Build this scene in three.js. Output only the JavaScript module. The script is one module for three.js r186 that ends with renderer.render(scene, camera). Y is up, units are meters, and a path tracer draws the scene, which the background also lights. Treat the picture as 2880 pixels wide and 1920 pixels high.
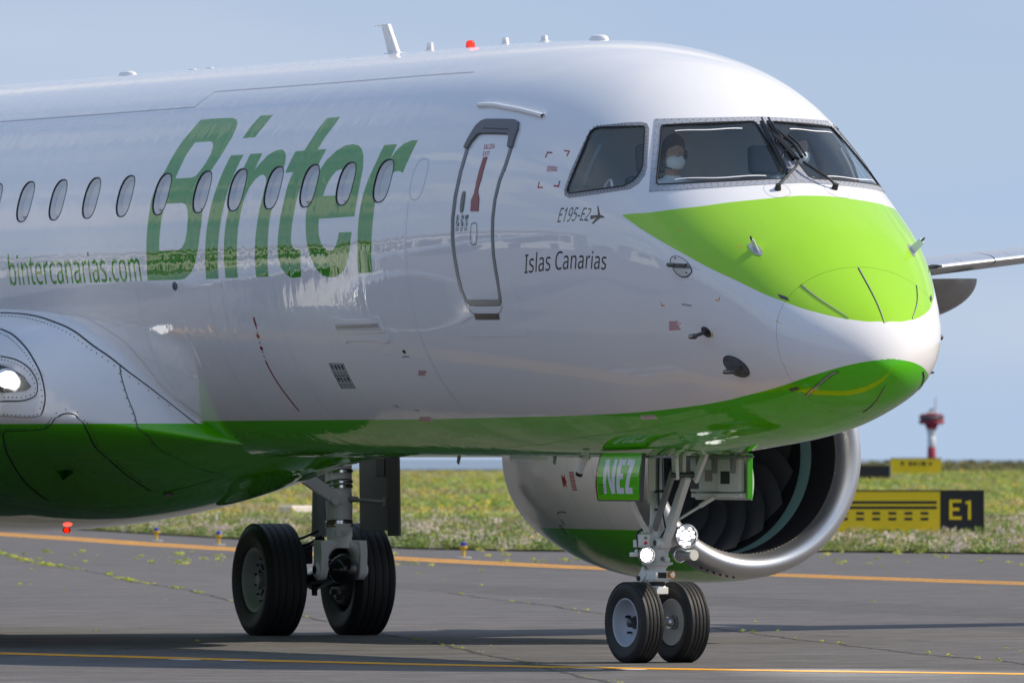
import * as THREE from 'three';
import { mergeGeometries } from 'three/addons/utils/BufferGeometryUtils.js';
import { RoundedBoxGeometry } from 'three/addons/geometries/RoundedBoxGeometry.js';
import { MarchingCubes } from 'three/addons/objects/MarchingCubes.js';
import { createNoise2D, createNoise3D } from 'simplex-noise';

// ---------------------------------------------------------------- camera, sky, sun, exposure
const scene = new THREE.Scene();
const camera = new THREE.PerspectiveCamera(3.29355, 1.5, 1, 9000);
camera.position.set(85.803, 1.62, 37.668);
const YAW = THREE.MathUtils.degToRad(23), PITCH = THREE.MathUtils.degToRad(0.55886);
camera.up.set(0, 1, 0);
camera.lookAt(camera.position.x - Math.cos(YAW) * Math.cos(PITCH), camera.position.y + Math.sin(PITCH), camera.position.z - Math.sin(YAW) * Math.cos(PITCH));
camera.focus = 92.5;
camera.userData.fStop = 11;
scene.add(camera);

const renderer = new THREE.WebGLRenderer({ antialias: true });
renderer.toneMapping = THREE.LinearToneMapping;
renderer.toneMappingExposure = 1.0;
renderer.shadowMap.enabled = true;

function rand(seed) { let a = seed >>> 0; return () => { a = (a + 0x6d2b79f5) | 0; let t = Math.imul(a ^ (a >>> 15), 1 | a); t = (t + Math.imul(t ^ (t >>> 7), 61 | t)) ^ t; return ((t ^ (t >>> 14)) >>> 0) / 4294967296; }; }
const noise2 = createNoise2D(rand(11)), noise3 = createNoise3D(rand(12));
const fbm2 = (x, y, o = 4) => { let s = 0, a = 0.5; for (let i = 0; i < o; i++) { s += a * noise2(x, y); x *= 2.03; y *= 2.03; a *= 0.5; } return s; };
const fbm3 = (x, y, z, o = 4) => { let s = 0, a = 0.5; for (let i = 0; i < o; i++) { s += a * noise3(x, y, z); x *= 2.03; y *= 2.03; z *= 2.03; a *= 0.5; } return s; };
const lerp = (a, b, t) => a + (b - a) * t, clamp = (x, a = 0, b = 1) => Math.min(b, Math.max(a, x)), smooth = (a, b, x) => { const t = clamp((x - a) / (b - a)); return t * t * (3 - 2 * t); };

const SUN = new THREE.Vector3(0.38, 1, -0.95).normalize();
{ // a hazy blue sky with thin high cloud and a little fair-weather cumulus low down
  const W = 2048, H = 1024, data = new Float32Array(W * H * 4);
  for (let j = 0; j < H; j++) {
    const el = ((j + 0.5) / H - 0.5) * Math.PI, y = Math.sin(el), c = Math.cos(el);
    for (let i = 0; i < W; i++) {
      const az = ((i + 0.5) / W - 0.5) * 2 * Math.PI, x = c * Math.cos(az), z = c * Math.sin(az), o = (j * W + i) * 4;
      const h = Math.max(y, 0), t = Math.pow(1 - h, 3.2);
      let r = lerp(0.18, 0.445, t), g = lerp(0.31, 0.57, t), b = lerp(0.56, 0.76, t);
      const d = Math.max(x * SUN.x + y * SUN.y + z * SUN.z, 0), glow = 0.30 * Math.pow(d, 8) + 0.5 * Math.pow(d, 60);
      r += glow; g += glow * 0.97; b += glow * 0.9;
      if (y > 0) {
        const k = 1 / (y + 0.12), px = x * k, pz = z * k;
        const veil = smooth(-0.25, 0.65, fbm3(px * 0.9, 3.1, pz * 0.9, 5)) * 0.55;
        const band = smooth(-0.2, 0.6, fbm3(x * 5, y * 60, z * 5, 4)) * 0.5 * (1 - smooth(0.1, 0.5, y));
        const cum = smooth(0.05, 0.32, fbm3(x * 4 + 9, y * 13, z * 4, 5) + 0.12 * (1 - y * 3)) * (1 - smooth(0.22, 0.5, y)) * smooth(0.03, 0.12, y) * 0.85;
        const m = clamp(veil + band * 0.6 + cum);
        r = lerp(r, 0.70, m); g = lerp(g, 0.73, m); b = lerp(b, 0.79, m);
      }
      data[o] = r; data[o + 1] = g; data[o + 2] = b; data[o + 3] = 1;
    }
  }
  const sky = new THREE.DataTexture(data, W, H, THREE.RGBAFormat, THREE.FloatType);
  sky.mapping = THREE.EquirectangularReflectionMapping; sky.magFilter = sky.minFilter = THREE.LinearFilter; sky.needsUpdate = true;
  scene.background = sky; scene.environment = sky;
}
const sun = new THREE.DirectionalLight(0xfff1de, 4.6);
sun.position.copy(SUN).multiplyScalar(120); sun.target.position.set(-5, 0, 0); sun.castShadow = true;
Object.assign(sun.shadow.camera, { left: -45, right: 45, top: 45, bottom: -45, near: 1, far: 400 }); sun.shadow.mapSize.set(4096, 4096);
scene.add(sun, sun.target);


// ---------------------------------------------------------------- helpers
const V = (x, y, z) => new THREE.Vector3(x, y, z);
const lin = (r, g, b) => new THREE.Color().setRGB(r, g, b);
const std = (o) => new THREE.MeshStandardMaterial(o), phy = (o) => new THREE.MeshPhysicalMaterial(o);
const used = new Map();
function numbered(n) { const k = used.get(n) ?? 0; used.set(n, k + 1); return k ? `${n}_${String(k).padStart(3, '0')}` : n; }
function shade(o) { o.castShadow = o.receiveShadow = true; return o; }
function tag(o, label, category, group, kind) { if (label) o.userData.label = label; if (category) o.userData.category = category; if (group) o.userData.group = group; if (kind) o.userData.kind = kind; return o; }
function thing(name, label, category, p = [0, 0, 0], turn = 0, group) { const o = new THREE.Group(); o.name = numbered(name); o.position.set(...p); o.rotation.y = turn; scene.add(o); return tag(o, label, category, group); }
function plain(g) { const r = g.index ? g.toNonIndexed() : g; for (const k of Object.keys(r.attributes)) if (!['position', 'normal', 'uv'].includes(k)) r.deleteAttribute(k); if (!r.attributes.uv) r.setAttribute('uv', new THREE.BufferAttribute(new Float32Array(r.attributes.position.count * 2), 2)); return r; }
const join = (list) => (list.length === 1 ? list[0] : mergeGeometries(list.map(plain)));
function part(name, geos, mat, parent) { // rows of tiny screws stay joined
  const m = shade(new THREE.Mesh(Array.isArray(geos) ? join(geos) : geos, mat)); m.name = name; if (/screw_row|rivets|screws|bolts|slots|lamp_cells/.test(name)) m.userData.kind = 'stuff'; parent.add(m); return m; }
function group(name, parent, p = [0, 0, 0]) { const g = new THREE.Group(); g.name = name; g.position.set(...p); parent.add(g); return g; }
function structure(name, geo, mat, kind = 'structure') { const m = shade(new THREE.Mesh(geo, mat)); m.name = numbered(name); m.userData.kind = kind; scene.add(m); return m; }
function box(w, h, d, x = 0, y = 0, z = 0, rx = 0, ry = 0, rz = 0, r = 0.006) { const g = new RoundedBoxGeometry(w, h, d, 2, Math.min(r, w / 3, h / 3, d / 3)); g.rotateX(rx); g.rotateZ(rz); g.rotateY(ry); return g.translate(x, y, z); }
function rod(a, b, r0, r1 = r0, seg = 16, open = false) { // a tapered round bar between two points
  const A = V(...a), B = V(...b), d = B.clone().sub(A), g = new THREE.CylinderGeometry(r1, r0, d.length(), seg, 1, open);
  g.translate(0, d.length() / 2, 0); g.applyQuaternion(new THREE.Quaternion().setFromUnitVectors(V(0, 1, 0), d.normalize())); return g.translate(A.x, A.y, A.z);
}
function bar(a, b, w0, w1, t, side = [0, 0, 1]) { // a flat tapered plate from a to b, w0 to w1 across, t thick along `side`
  const A = V(...a), B = V(...b), d = B.clone().sub(A).normalize(), s = V(...side).addScaledVector(d, -V(...side).dot(d)).normalize(), n = d.clone().cross(s);
  const sh = new THREE.Shape(), L = A.distanceTo(B); sh.moveTo(-w0 / 2, 0); sh.lineTo(w0 / 2, 0); sh.lineTo(w1 / 2, L); sh.lineTo(-w1 / 2, L);
  const g = new THREE.ExtrudeGeometry(sh, { depth: t - 0.008, bevelEnabled: true, bevelThickness: 0.004, bevelSize: 0.004, bevelSegments: 1 }); g.translate(0, 0, -t / 2);
  return g.applyMatrix4(new THREE.Matrix4().makeBasis(n, d, s).setPosition(A));
}
function tube(pts, r, seg = 40, rad = 8, closed = false) { return new THREE.TubeGeometry(new THREE.CatmullRomCurve3(pts.map((p) => V(...p)), closed, 'centripetal'), seg, r, rad, closed); }
function latheX(prof, seg = 64) { const g = new THREE.LatheGeometry(prof.map(([x, r]) => new THREE.Vector2(r, x)), seg); return g.rotateZ(-Math.PI / 2); }  // prof: [x, radius], turned round the x axis
function latheZ(prof, seg = 64) { const g = new THREE.LatheGeometry(prof.map(([z, r]) => new THREE.Vector2(r, z)), seg); return g.rotateX(Math.PI / 2); }
function latheY(prof, seg = 32) { return new THREE.LatheGeometry(prof.map(([y, r]) => new THREE.Vector2(r, y)), seg); }
function canvas(w, h) { const c = document.createElement('canvas'); c.width = w; c.height = h; return [c, c.getContext('2d')]; }
function canvasTex(c, repeat = false) { const t = new THREE.CanvasTexture(c); t.colorSpace = THREE.SRGBColorSpace; t.magFilter = THREE.LinearFilter; t.wrapS = t.wrapT = repeat ? THREE.RepeatWrapping : THREE.ClampToEdgeWrapping; return t; }
function dataTex(w, h, f, srgb = false) { // f(u, v) -> [r, g, b] in 0..1
  const d = new Uint8Array(w * h * 4);
  for (let j = 0; j < h; j++) for (let i = 0; i < w; i++) { const c = f((i + 0.5) / w, (j + 0.5) / h), o = (j * w + i) * 4; for (let k = 0; k < 3; k++) d[o + k] = 255 * clamp(c[k] ?? c[0]); d[o + 3] = 255; }
  const t = new THREE.DataTexture(d, w, h); t.wrapS = t.wrapT = THREE.RepeatWrapping; t.magFilter = t.minFilter = THREE.LinearFilter; if (srgb) t.colorSpace = THREE.SRGBColorSpace; t.needsUpdate = true; return t;
}
const tiled = (f, s, o = 4) => (u, v) => { // noise that repeats over the unit square
  const a = fbm3(Math.cos(u * 2 * Math.PI) * s / 6.283, Math.sin(u * 2 * Math.PI) * s / 6.283 + f * 17, Math.cos(v * 2 * Math.PI) * s / 6.283, o), b = fbm3(Math.cos(u * 2 * Math.PI) * s / 6.283 + 31, Math.sin(u * 2 * Math.PI) * s / 6.283, Math.sin(v * 2 * Math.PI) * s / 6.283 + f * 7, o); return (a + b) * 0.7;
};
function repeated(t, x, y) { const c = t.clone(); c.repeat.set(x, y); c.needsUpdate = true; return c; }

// ---------------------------------------------------------------- shared materials
const rubberBump = dataTex(256, 256, (() => { const n = tiled(1, 40, 3); return (u, v) => { const g = 0.5 + 0.5 * n(u, v); return [g, g, g]; }; })());
const M = {
  gearWhite: std({ color: lin(0.78, 0.79, 0.77), roughness: 0.38 }),
  gearGrey: std({ color: lin(0.26, 0.27, 0.28), roughness: 0.45 }),
  darkPanel: std({ color: lin(0.075, 0.08, 0.085), roughness: 0.55 }),
  chrome: std({ color: lin(0.78, 0.78, 0.78), roughness: 0.12, metalness: 1 }),
  steel: std({ color: lin(0.42, 0.42, 0.43), roughness: 0.34, metalness: 0.9 }),
  polished: std({ color: lin(0.76, 0.77, 0.78), roughness: 0.42, metalness: 1, bumpMap: rubberBump, bumpScale: 0.0006 }),
  slat: std({ color: lin(0.82, 0.83, 0.84), roughness: 0.4, metalness: 1 }),
  black: std({ color: lin(0.012, 0.012, 0.013), roughness: 0.5 }),
  gloss: std({ color: lin(0.01, 0.01, 0.011), roughness: 0.16 }),
  rubber: std({ color: lin(0.017, 0.017, 0.018), roughness: 0.62, bumpMap: rubberBump, bumpScale: 0.002 }),
  wheel: std({ color: lin(0.44, 0.48, 0.54), roughness: 0.42 }),
  wheelGrey: std({ color: lin(0.46, 0.47, 0.47), roughness: 0.45 }),
  hose: std({ color: lin(0.015, 0.015, 0.016), roughness: 0.5 }),
  liner: std({ color: lin(0.016, 0.016, 0.018), roughness: 0.5 }),
  seafoam: std({ color: lin(0.24, 0.44, 0.40), roughness: 0.4 }),
  blade: std({ color: lin(0.10, 0.105, 0.11), roughness: 0.38, metalness: 0.5 }),
  probe: std({ color: lin(0.10, 0.10, 0.105), roughness: 0.32, metalness: 0.8 }),
  frameMetal: std({ color: lin(0.40, 0.42, 0.47), roughness: 0.42, metalness: 0.2 }),
  rivet: std({ color: lin(0.30, 0.26, 0.19), roughness: 0.5, metalness: 0.5 }),
  seal: std({ color: lin(0.016, 0.016, 0.018), roughness: 0.6 }),
  doorGrey: std({ color: lin(0.17, 0.18, 0.19), roughness: 0.4 }),
  hood: std({ color: lin(0.13, 0.13, 0.14), roughness: 0.5 }),
  plainWhite: std({ color: lin(0.80, 0.80, 0.80), roughness: 0.22 }),
  greenPaint: std({ color: new THREE.Color('rgb(66,165,8)'), roughness: 0.08 }),
  cockpit: std({ color: lin(0.17, 0.18, 0.20), roughness: 0.8 }),
  cockpitTrim: std({ color: lin(0.68, 0.70, 0.73), roughness: 0.8 }),
  glass: phy({ color: lin(0.84, 0.92, 0.93), roughness: 0.02, transmission: 1, thickness: 0, ior: 1.5 }),
  cabinGlass: phy({ color: lin(0.85, 0.87, 0.90), roughness: 0.02, transmission: 1, thickness: 0, ior: 1.5 }),
  lens: phy({ color: lin(0.95, 0.96, 0.98), roughness: 0.02, transmission: 1, thickness: 0, ior: 1.45 }),
  lampWhite: std({ color: lin(0.9, 0.9, 0.9), emissive: lin(1, 0.97, 0.9), emissiveIntensity: 2.4 }),
  lampRed: std({ color: lin(0.6, 0.02, 0.01), emissive: lin(1, 0.10, 0.03), emissiveIntensity: 2.2 }),
  beaconGlass: phy({ color: lin(1, 0.18, 0.1), roughness: 0.1, transmission: 0.8, thickness: 0 }),
  amber: std({ color: lin(0.75, 0.27, 0.02), roughness: 0.25 }),
  redButton: std({ color: lin(0.75, 0.02, 0.02), roughness: 0.3 }),
  yellowPaint: std({ color: lin(0.72, 0.45, 0.02), roughness: 0.6 }),
};

// ---------------------------------------------------------------- ground: asphalt, grass field, markings
const asphaltMap = dataTex(1024, 1024, (() => {
  const a = tiled(1, 9, 5), b = tiled(2, 60, 3), c = tiled(4, 24, 3), r = rand(5);
  return (u, v) => { const g = 0.36 + 0.07 * a(u, v) + 0.05 * b(u, v) + 0.05 * c(u, v) + (r() - 0.5) * 0.075 + (r() > 0.985 ? 0.10 : 0); return [g * 1.0, g * 0.985, g * 0.985]; };
})(), true);
const asphaltBump = dataTex(512, 512, (() => { const r = rand(6), b = tiled(3, 30, 3); return (u, v) => { const g = 0.5 + 0.3 * b(u, v) + (r() - 0.5) * 0.4; return [g, g, g]; }; })());
function sheet(poly, y, uvScale, hole) { // a flat polygon given as [x, z] corners
  const g = new THREE.ShapeGeometry(new THREE.Shape(poly.map(([x, z]) => new THREE.Vector2(x, -z)))); g.rotateX(-Math.PI / 2); g.translate(0, y, 0);
  const p = g.attributes.position, uv = g.attributes.uv; for (let i = 0; i < p.count; i++) uv.setXY(i, p.getX(i) / uvScale, p.getZ(i) / uvScale); return g;
}
const asphalt = std({ map: asphaltMap, roughness: 0.85, bumpMap: repeated(asphaltBump, 7, 7), bumpScale: 0.004, color: lin(1.0, 0.97, 0.95) });
structure('taxiway_asphalt', sheet([[-3500, -3500], [-3500, 1500], [1500, 1500], [1500, -3500]], 0, 9), asphalt);

// wide faint bands of older and newer asphalt, tyre-worn strips and repair patches (real differences of the surface, each with its own outline)
{
  const r = rand(21);
  const tones = [0.86, 0.93, 1.06, 1.13].map((k) => std({ map: repeated(asphaltMap, 1.37, 1.37), roughness: 0.85, bumpMap: repeated(asphaltBump, 9, 9), bumpScale: 0.004, color: lin(k, k * 0.97, k * 0.95) }));
  const dir = [0.985, 0.17];
  const patches = [[-62, -19, 52, 5.5, 2], [-40, -17.5, 40, 2.4, 0], [-8, -7.5, 26, 2.2, 3], [-95, -24, 44, 7, 3], [-20, 6.2, 36, 3.1, 1], [-30, -2.5, 22, 1.5, 2], [-60, -12.5, 30, 3, 1], [5, -13, 30, 3.6, 0], [-28, -22, 30, 3.4, 3], [22, 4.5, 26, 2.6, 1], [-84, -33, 30, 2.6, 0]];
  patches.forEach(([x, z, L, w, k], i) => {
    const pts = [], n = 26, e = (s, t) => [x + dir[0] * s - dir[1] * t, z + dir[1] * s + dir[0] * t];
    for (let a = 0; a <= n; a++) pts.push(e((a / n - 0.5) * L, -w / 2 + (r() - 0.5) * 0.14 - 0.5 * w * Math.pow(Math.abs(a / n - 0.5) * 2, 6) * -0.8));
    for (let a = n; a >= 0; a--) pts.push(e((a / n - 0.5) * L, w / 2 + (r() - 0.5) * 0.14 - 0.5 * w * Math.pow(Math.abs(a / n - 0.5) * 2, 6) * 0.8));
    structure('asphalt_patch', sheet(pts, 0.0006 + i * 0.0001, 9), tones[k]);
  });
}
// painted taxi lines: worn edges, drawn as strips along a curve
function paintLine(name, pts, w, y, seed, col) {
  const c = new THREE.CatmullRomCurve3(pts.map(([x, z]) => V(x, 0, z)), false, 'centripetal'), n = 420, r = rand(seed), pos = [], idx = [], uv = [];
  let a = 0, b = 0;
  for (let i = 0; i <= n; i++) {
    const p = c.getPointAt(i / n), t = c.getTangentAt(i / n), s = V(-t.z, 0, t.x); a = a * 0.6 + (r() - 0.5) * 0.10 * w; b = b * 0.6 + (r() - 0.5) * 0.10 * w;
    for (const q of [-w / 2 + a, w / 2 + b]) { pos.push(p.x + s.x * q, y, p.z + s.z * q); uv.push((p.x + s.x * q) / 1.5, (p.z + s.z * q) / 1.5); }
    if (i) idx.push(2 * i - 2, 2 * i - 1, 2 * i, 2 * i, 2 * i - 1, 2 * i + 1);
  }
  const g = new THREE.BufferGeometry(); g.setAttribute('position', new THREE.Float32BufferAttribute(pos, 3)); g.setAttribute('uv', new THREE.Float32BufferAttribute(uv, 2)); g.setIndex(idx); g.computeVertexNormals();
  const nn = g.attributes.normal; for (let i = 0; i < nn.count; i++) nn.setXYZ(i, 0, 1, 0);
  return structure(name, g, col);
}
const paintMap = dataTex(512, 512, (() => { const a = tiled(7, 14, 4), b = tiled(8, 80, 3), r = rand(9); return (u, v) => { const k = clamp(0.93 + 0.10 * a(u, v) + 0.14 * b(u, v) - (r() > 0.93 ? 0.25 : 0), 0, 1); return [1.0 * k, 0.70 * k, 0.05 * k + 0.02]; }; })(), true);
const linePaint = std({ map: paintMap, roughness: 0.7, bumpMap: repeated(asphaltBump, 2, 2), bumpScale: 0.002 });
paintLine('taxi_line', [[-60, 11], [-30, 6.9], [-6.12, 3.24], [1.06, 1.7], [5.62, -0.52], [14, -5.2], [30, -15]], 0.5, 0.0026, 31, linePaint);
const FAR = [[-10, -22.5], [-30, -25.1], [-51.9, -27.9], [-63.4, -29.6], [-74.6, -31.5], [-91.8, -35.4], [-106, -38.9], [-120.2, -42.5], [-142.7, -48.6], [-190, -61]];
for (const o of [-0.32, 0.32]) paintLine('taxi_line', FAR.map(([x, z]) => [x + o * 0.2, z + o]), 0.30, 0.0026, 40 + o * 10, linePaint);
{ // the white rubbed survey mark beside the nose wheel line
  const r = rand(77), white = std({ color: lin(0.62, 0.63, 0.66), roughness: 0.8 });
  for (const [x, z, L] of [[2.4, 1.62, 0.22], [2.75, 1.42, 0.16], [-2.6, 2.98, 0.25], [-2.1, 2.75, 0.16]]) {
    const pts = []; for (let a = 0; a < 14; a++) { const t = a / 14 * 6.283; pts.push([x + Math.cos(t) * L * (0.8 + 0.4 * r()), z + Math.sin(t) * 0.11 * (0.7 + 0.6 * r())]); }
    structure('white_paint_mark', sheet(pts, 0.0032, 3), white);
  }
}
// joints in the asphalt: a shallow dark groove with broken rims, weeds growing along it
const crackMat = std({ color: lin(0.045, 0.043, 0.042), roughness: 0.95 });
function jointLine(pts, w, seed) {
  const c = new THREE.CatmullRomCurve3(pts.map(([x, z]) => V(x, 0, z)), false, 'centripetal'), n = 520, r = rand(seed), L = c.getLength(); const left = [], right = [];
  let wander = 0;
  for (let i = 0; i <= n; i++) { const p = c.getPointAt(i / n), t = c.getTangentAt(i / n); wander = wander * 0.92 + (r() - 0.5) * 0.05; const q = w * (0.35 + 0.9 * r()); left.push([p.x - t.z * (q / 2 + wander), p.z + t.x * (q / 2 + wander)]); right.push([p.x + t.z * (q / 2 - wander), p.z - t.x * (q / 2 - wander)]); }
  structure('asphalt_joint', sheet([...left, ...right.reverse()], 0.002, 2), crackMat);
  return (t) => c.getPointAt(t);
}
const CRACK1 = [[-102.5, -32.8], [-87.3, -27.6], [-79.6, -25.1], [-68.2, -21.5], [-59.4, -18.5], [-51.4, -16], [-38.3, -11.6], [-15.35, -3.96], [-11, -2.54], [-5.95, -0.88], [-1.49, 0.62], [8, 3.8]];
const CRACK2 = [[-45, -17], [-17.6, -8.25], [-12.2, -6.5], [-7.9, -5.15], [-3.1, -3.7], [1.9, -2.3], [12, 1]];
const joint1 = jointLine(CRACK1, 0.05, 51), joint2 = jointLine(CRACK2, 0.045, 52);

// grass field beyond the taxiway edge
const EDGE = [[-700, -190], [-400, -112], [-260, -83], [-190, -64.5], [-142, -51.6], [-120, -45.6], [-108, -42.6], [-102, -42.4], [-100.7, -43.4], [-98.7, -46.6], [-93, -47.6], [-70, -52], [-20, -63], [60, -85]];
const fieldMap = dataTex(1024, 1024, (() => {
  const a = tiled(11, 6, 5), b = tiled(12, 24, 4), c = tiled(13, 90, 3), r = rand(14);
  return (u, v) => { const k = smooth(-0.25, 0.3, a(u, v)), m = 0.5 + 0.5 * b(u, v), f = 0.85 + 0.3 * c(u, v) + (r() - 0.5) * 0.16; return [lerp(0.40, 0.52, k * m) * f, lerp(0.45, 0.46, k * m) * f, lerp(0.17, 0.34, k * m) * f]; };
})(), true);
{
  const g = sheet([...EDGE, [400, -900], [400, -3000], [-1250, -3000], [-1150, -700], [-1080, -440], [-980, -380], [-900, -250]], 0.03, 26);
  structure('grass_field', g, std({ map: fieldMap, roughness: 0.95 }));
}
// the strip of a far runway and rough rising ground beyond it on the right; the plateau ends on the left and the sea haze lies beyond
structure('far_runway', sheet([[-1000, -395], [-900, -420], [-860, -520], [-960, -530]], 0.06, 9), asphalt);
structure('sea', sheet([[-8000, -8000], [-8000, 2500], [-1300, 2500], [-1300, -8000]], 0.10, 60), std({ color: lin(0.10, 0.16, 0.22), roughness: 0.25 }));
{
  const nx = 60, nz = 40, pos = [], idx = [], uv = [], f = V(-Math.cos(YAW), 0, -Math.sin(YAW)), rt = V(Math.sin(YAW), 0, -Math.cos(YAW));
  for (let j = 0; j <= nz; j++) for (let i = 0; i <= nx; i++) {
    const l = lerp(6, 330, i / nx), d = lerp(1040, 1900, j / nz), x = 85.8 + f.x * d + rt.x * l, z = 37.7 + f.z * d + rt.z * l;
    const h = (smooth(10, 48, l) * 0.45 + 0.25 * fbm2(x / 60, z / 60)) * smooth(1040, 1350, d) - 0.05;
    pos.push(x, h, z); uv.push(x / 26, z / 26); if (i && j) { const a = j * (nx + 1) + i; idx.push(a, a - 1, a - nx - 1, a - 1, a - nx - 2, a - nx - 1); }
  }
  const g = new THREE.BufferGeometry(); g.setAttribute('position', new THREE.Float32BufferAttribute(pos, 3)); g.setAttribute('uv', new THREE.Float32BufferAttribute(uv, 2)); g.setIndex(idx); g.computeVertexNormals();
  const nn = g.attributes.normal; if (nn.getY(100) < 0) { const ix = g.index; for (let i = 0; i < ix.count; i += 3) { const t = ix.getX(i); ix.setX(i, ix.getX(i + 1)); ix.setX(i + 1, t); } g.computeVertexNormals(); }
  structure('rough_ground', g, std({ map: repeated(fieldMap, 1, 1), roughness: 0.95, color: lin(0.85, 0.74, 0.7) }));
}
// vegetation: tufts of narrow blades, seed heads and broad-leaved weeds, scattered (nobody could count it)
function tuft(seed, n, h, spread, w, lean, head) {
  const r = rand(seed), pos = [], col = [], T = (a, b, c) => pos.push(...a, ...b, ...c);
  for (let i = 0; i < n; i++) {
    const a = r() * 6.283, d = Math.sqrt(r()) * spread, x = Math.cos(a) * d, z = Math.sin(a) * d, H = h * (0.55 + 0.6 * r()), b = r() * 6.283, L = lean * (0.4 + r()), lx = Math.cos(b) * L * H, lz = Math.sin(b) * L * H, sx = -Math.sin(b + 0.7) * w, sz = Math.cos(b + 0.7) * w;
    const m = [x + lx * 0.35, H * 0.6, z + lz * 0.35], t = [x + lx, H, z + lz];
    T([x - sx, 0, z - sz], [x + sx, 0, z + sz], [m[0] + sx * 0.8, m[1], m[2] + sz * 0.8]); T([x - sx, 0, z - sz], [m[0] + sx * 0.8, m[1], m[2] + sz * 0.8], [m[0] - sx * 0.8, m[1], m[2] - sz * 0.8]); T([m[0] - sx * 0.8, m[1], m[2] - sz * 0.8], [m[0] + sx * 0.8, m[1], m[2] + sz * 0.8], t);
    if (head) { const q = head * (0.7 + 0.6 * r()); T([t[0] - q * 0.35, t[1] - q * 0.5, t[2]], [t[0] + q * 0.35, t[1] - q * 0.3, t[2]], [t[0] + q * 0.1, t[1] + q, t[2]]); T([t[0], t[1] - q * 0.5, t[2] - q * 0.35], [t[0], t[1] - q * 0.3, t[2] + q * 0.35], [t[0], t[1] + q, t[2] + q * 0.1]); }
  }
  const g = new THREE.BufferGeometry(); g.setAttribute('position', new THREE.Float32BufferAttribute(pos, 3)); g.computeVertexNormals(); return g;
}
function leafy(seed, n, h, spread, s) {
  const r = rand(seed), pos = [];
  for (let i = 0; i < n; i++) { const a = r() * 6.283, e = Math.acos(r()), d = Math.pow(r(), 0.4), c = V(Math.cos(a) * Math.sin(e) * d * spread, Math.cos(e) * d * h, Math.sin(a) * Math.sin(e) * d * spread), u = V(r() - 0.5, r() - 0.2, r() - 0.5).normalize().multiplyScalar(s * (0.6 + 0.7 * r())), v = V(r() - 0.5, r() - 0.5, r() - 0.5).cross(u).normalize().multiplyScalar(s * 0.42), p = [c.clone().sub(u), c.clone().add(v), c.clone().add(u), c.clone().sub(v)]; pos.push(...p[0], ...p[1], ...p[2], ...p[0], ...p[2], ...p[3]); }
  const g = new THREE.BufferGeometry(); g.setAttribute('position', new THREE.Float32BufferAttribute(pos, 3)); g.computeVertexNormals(); return g;
}
const leafMat = () => phy({ color: 0xffffff, roughness: 0.9, transmission: 0.3, thickness: 0 });
function scatter(name, label, category, geo, spots, colour) {
  const m = new THREE.InstancedMesh(geo, leafMat(), spots.length), q = new THREE.Quaternion(), mm = new THREE.Matrix4(), r = rand(spots.length + name.length), c = new THREE.Color();
  spots.forEach(([x, y, z, s, sy], i) => { q.setFromAxisAngle(V(0, 1, 0), r() * 6.283); mm.compose(V(x, y, z), q, V(s, s * (sy ?? 1), s)); m.setMatrixAt(i, mm); const k = colour(x, z, r); c.setRGB(k[0], k[1], k[2]); m.setColorAt(i, c); });
  m.name = numbered(name); shade(m); tag(m, label, category, null, 'stuff'); scene.add(m); return m;
}
const FWD = V(-Math.cos(YAW), 0, -Math.sin(YAW)), RGT = V(Math.sin(YAW), 0, -Math.cos(YAW));
const at = (d, l) => [85.803 + FWD.x * d + RGT.x * l, 37.668 + FWD.z * d + RGT.z * l];   // metres away from where the photographer stands, metres to the side
function inField(x, z) { let inside = true; for (let i = 1; i < EDGE.length; i++) { const [x0, z0] = EDGE[i - 1], [x1, z1] = EDGE[i]; if (x >= Math.min(x0, x1) && x <= Math.max(x0, x1)) { const t = (x - x0) / (x1 - x0 || 1e-9); if (z > z0 + t * (z1 - z0)) inside = false; } } return inside; }
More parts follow.
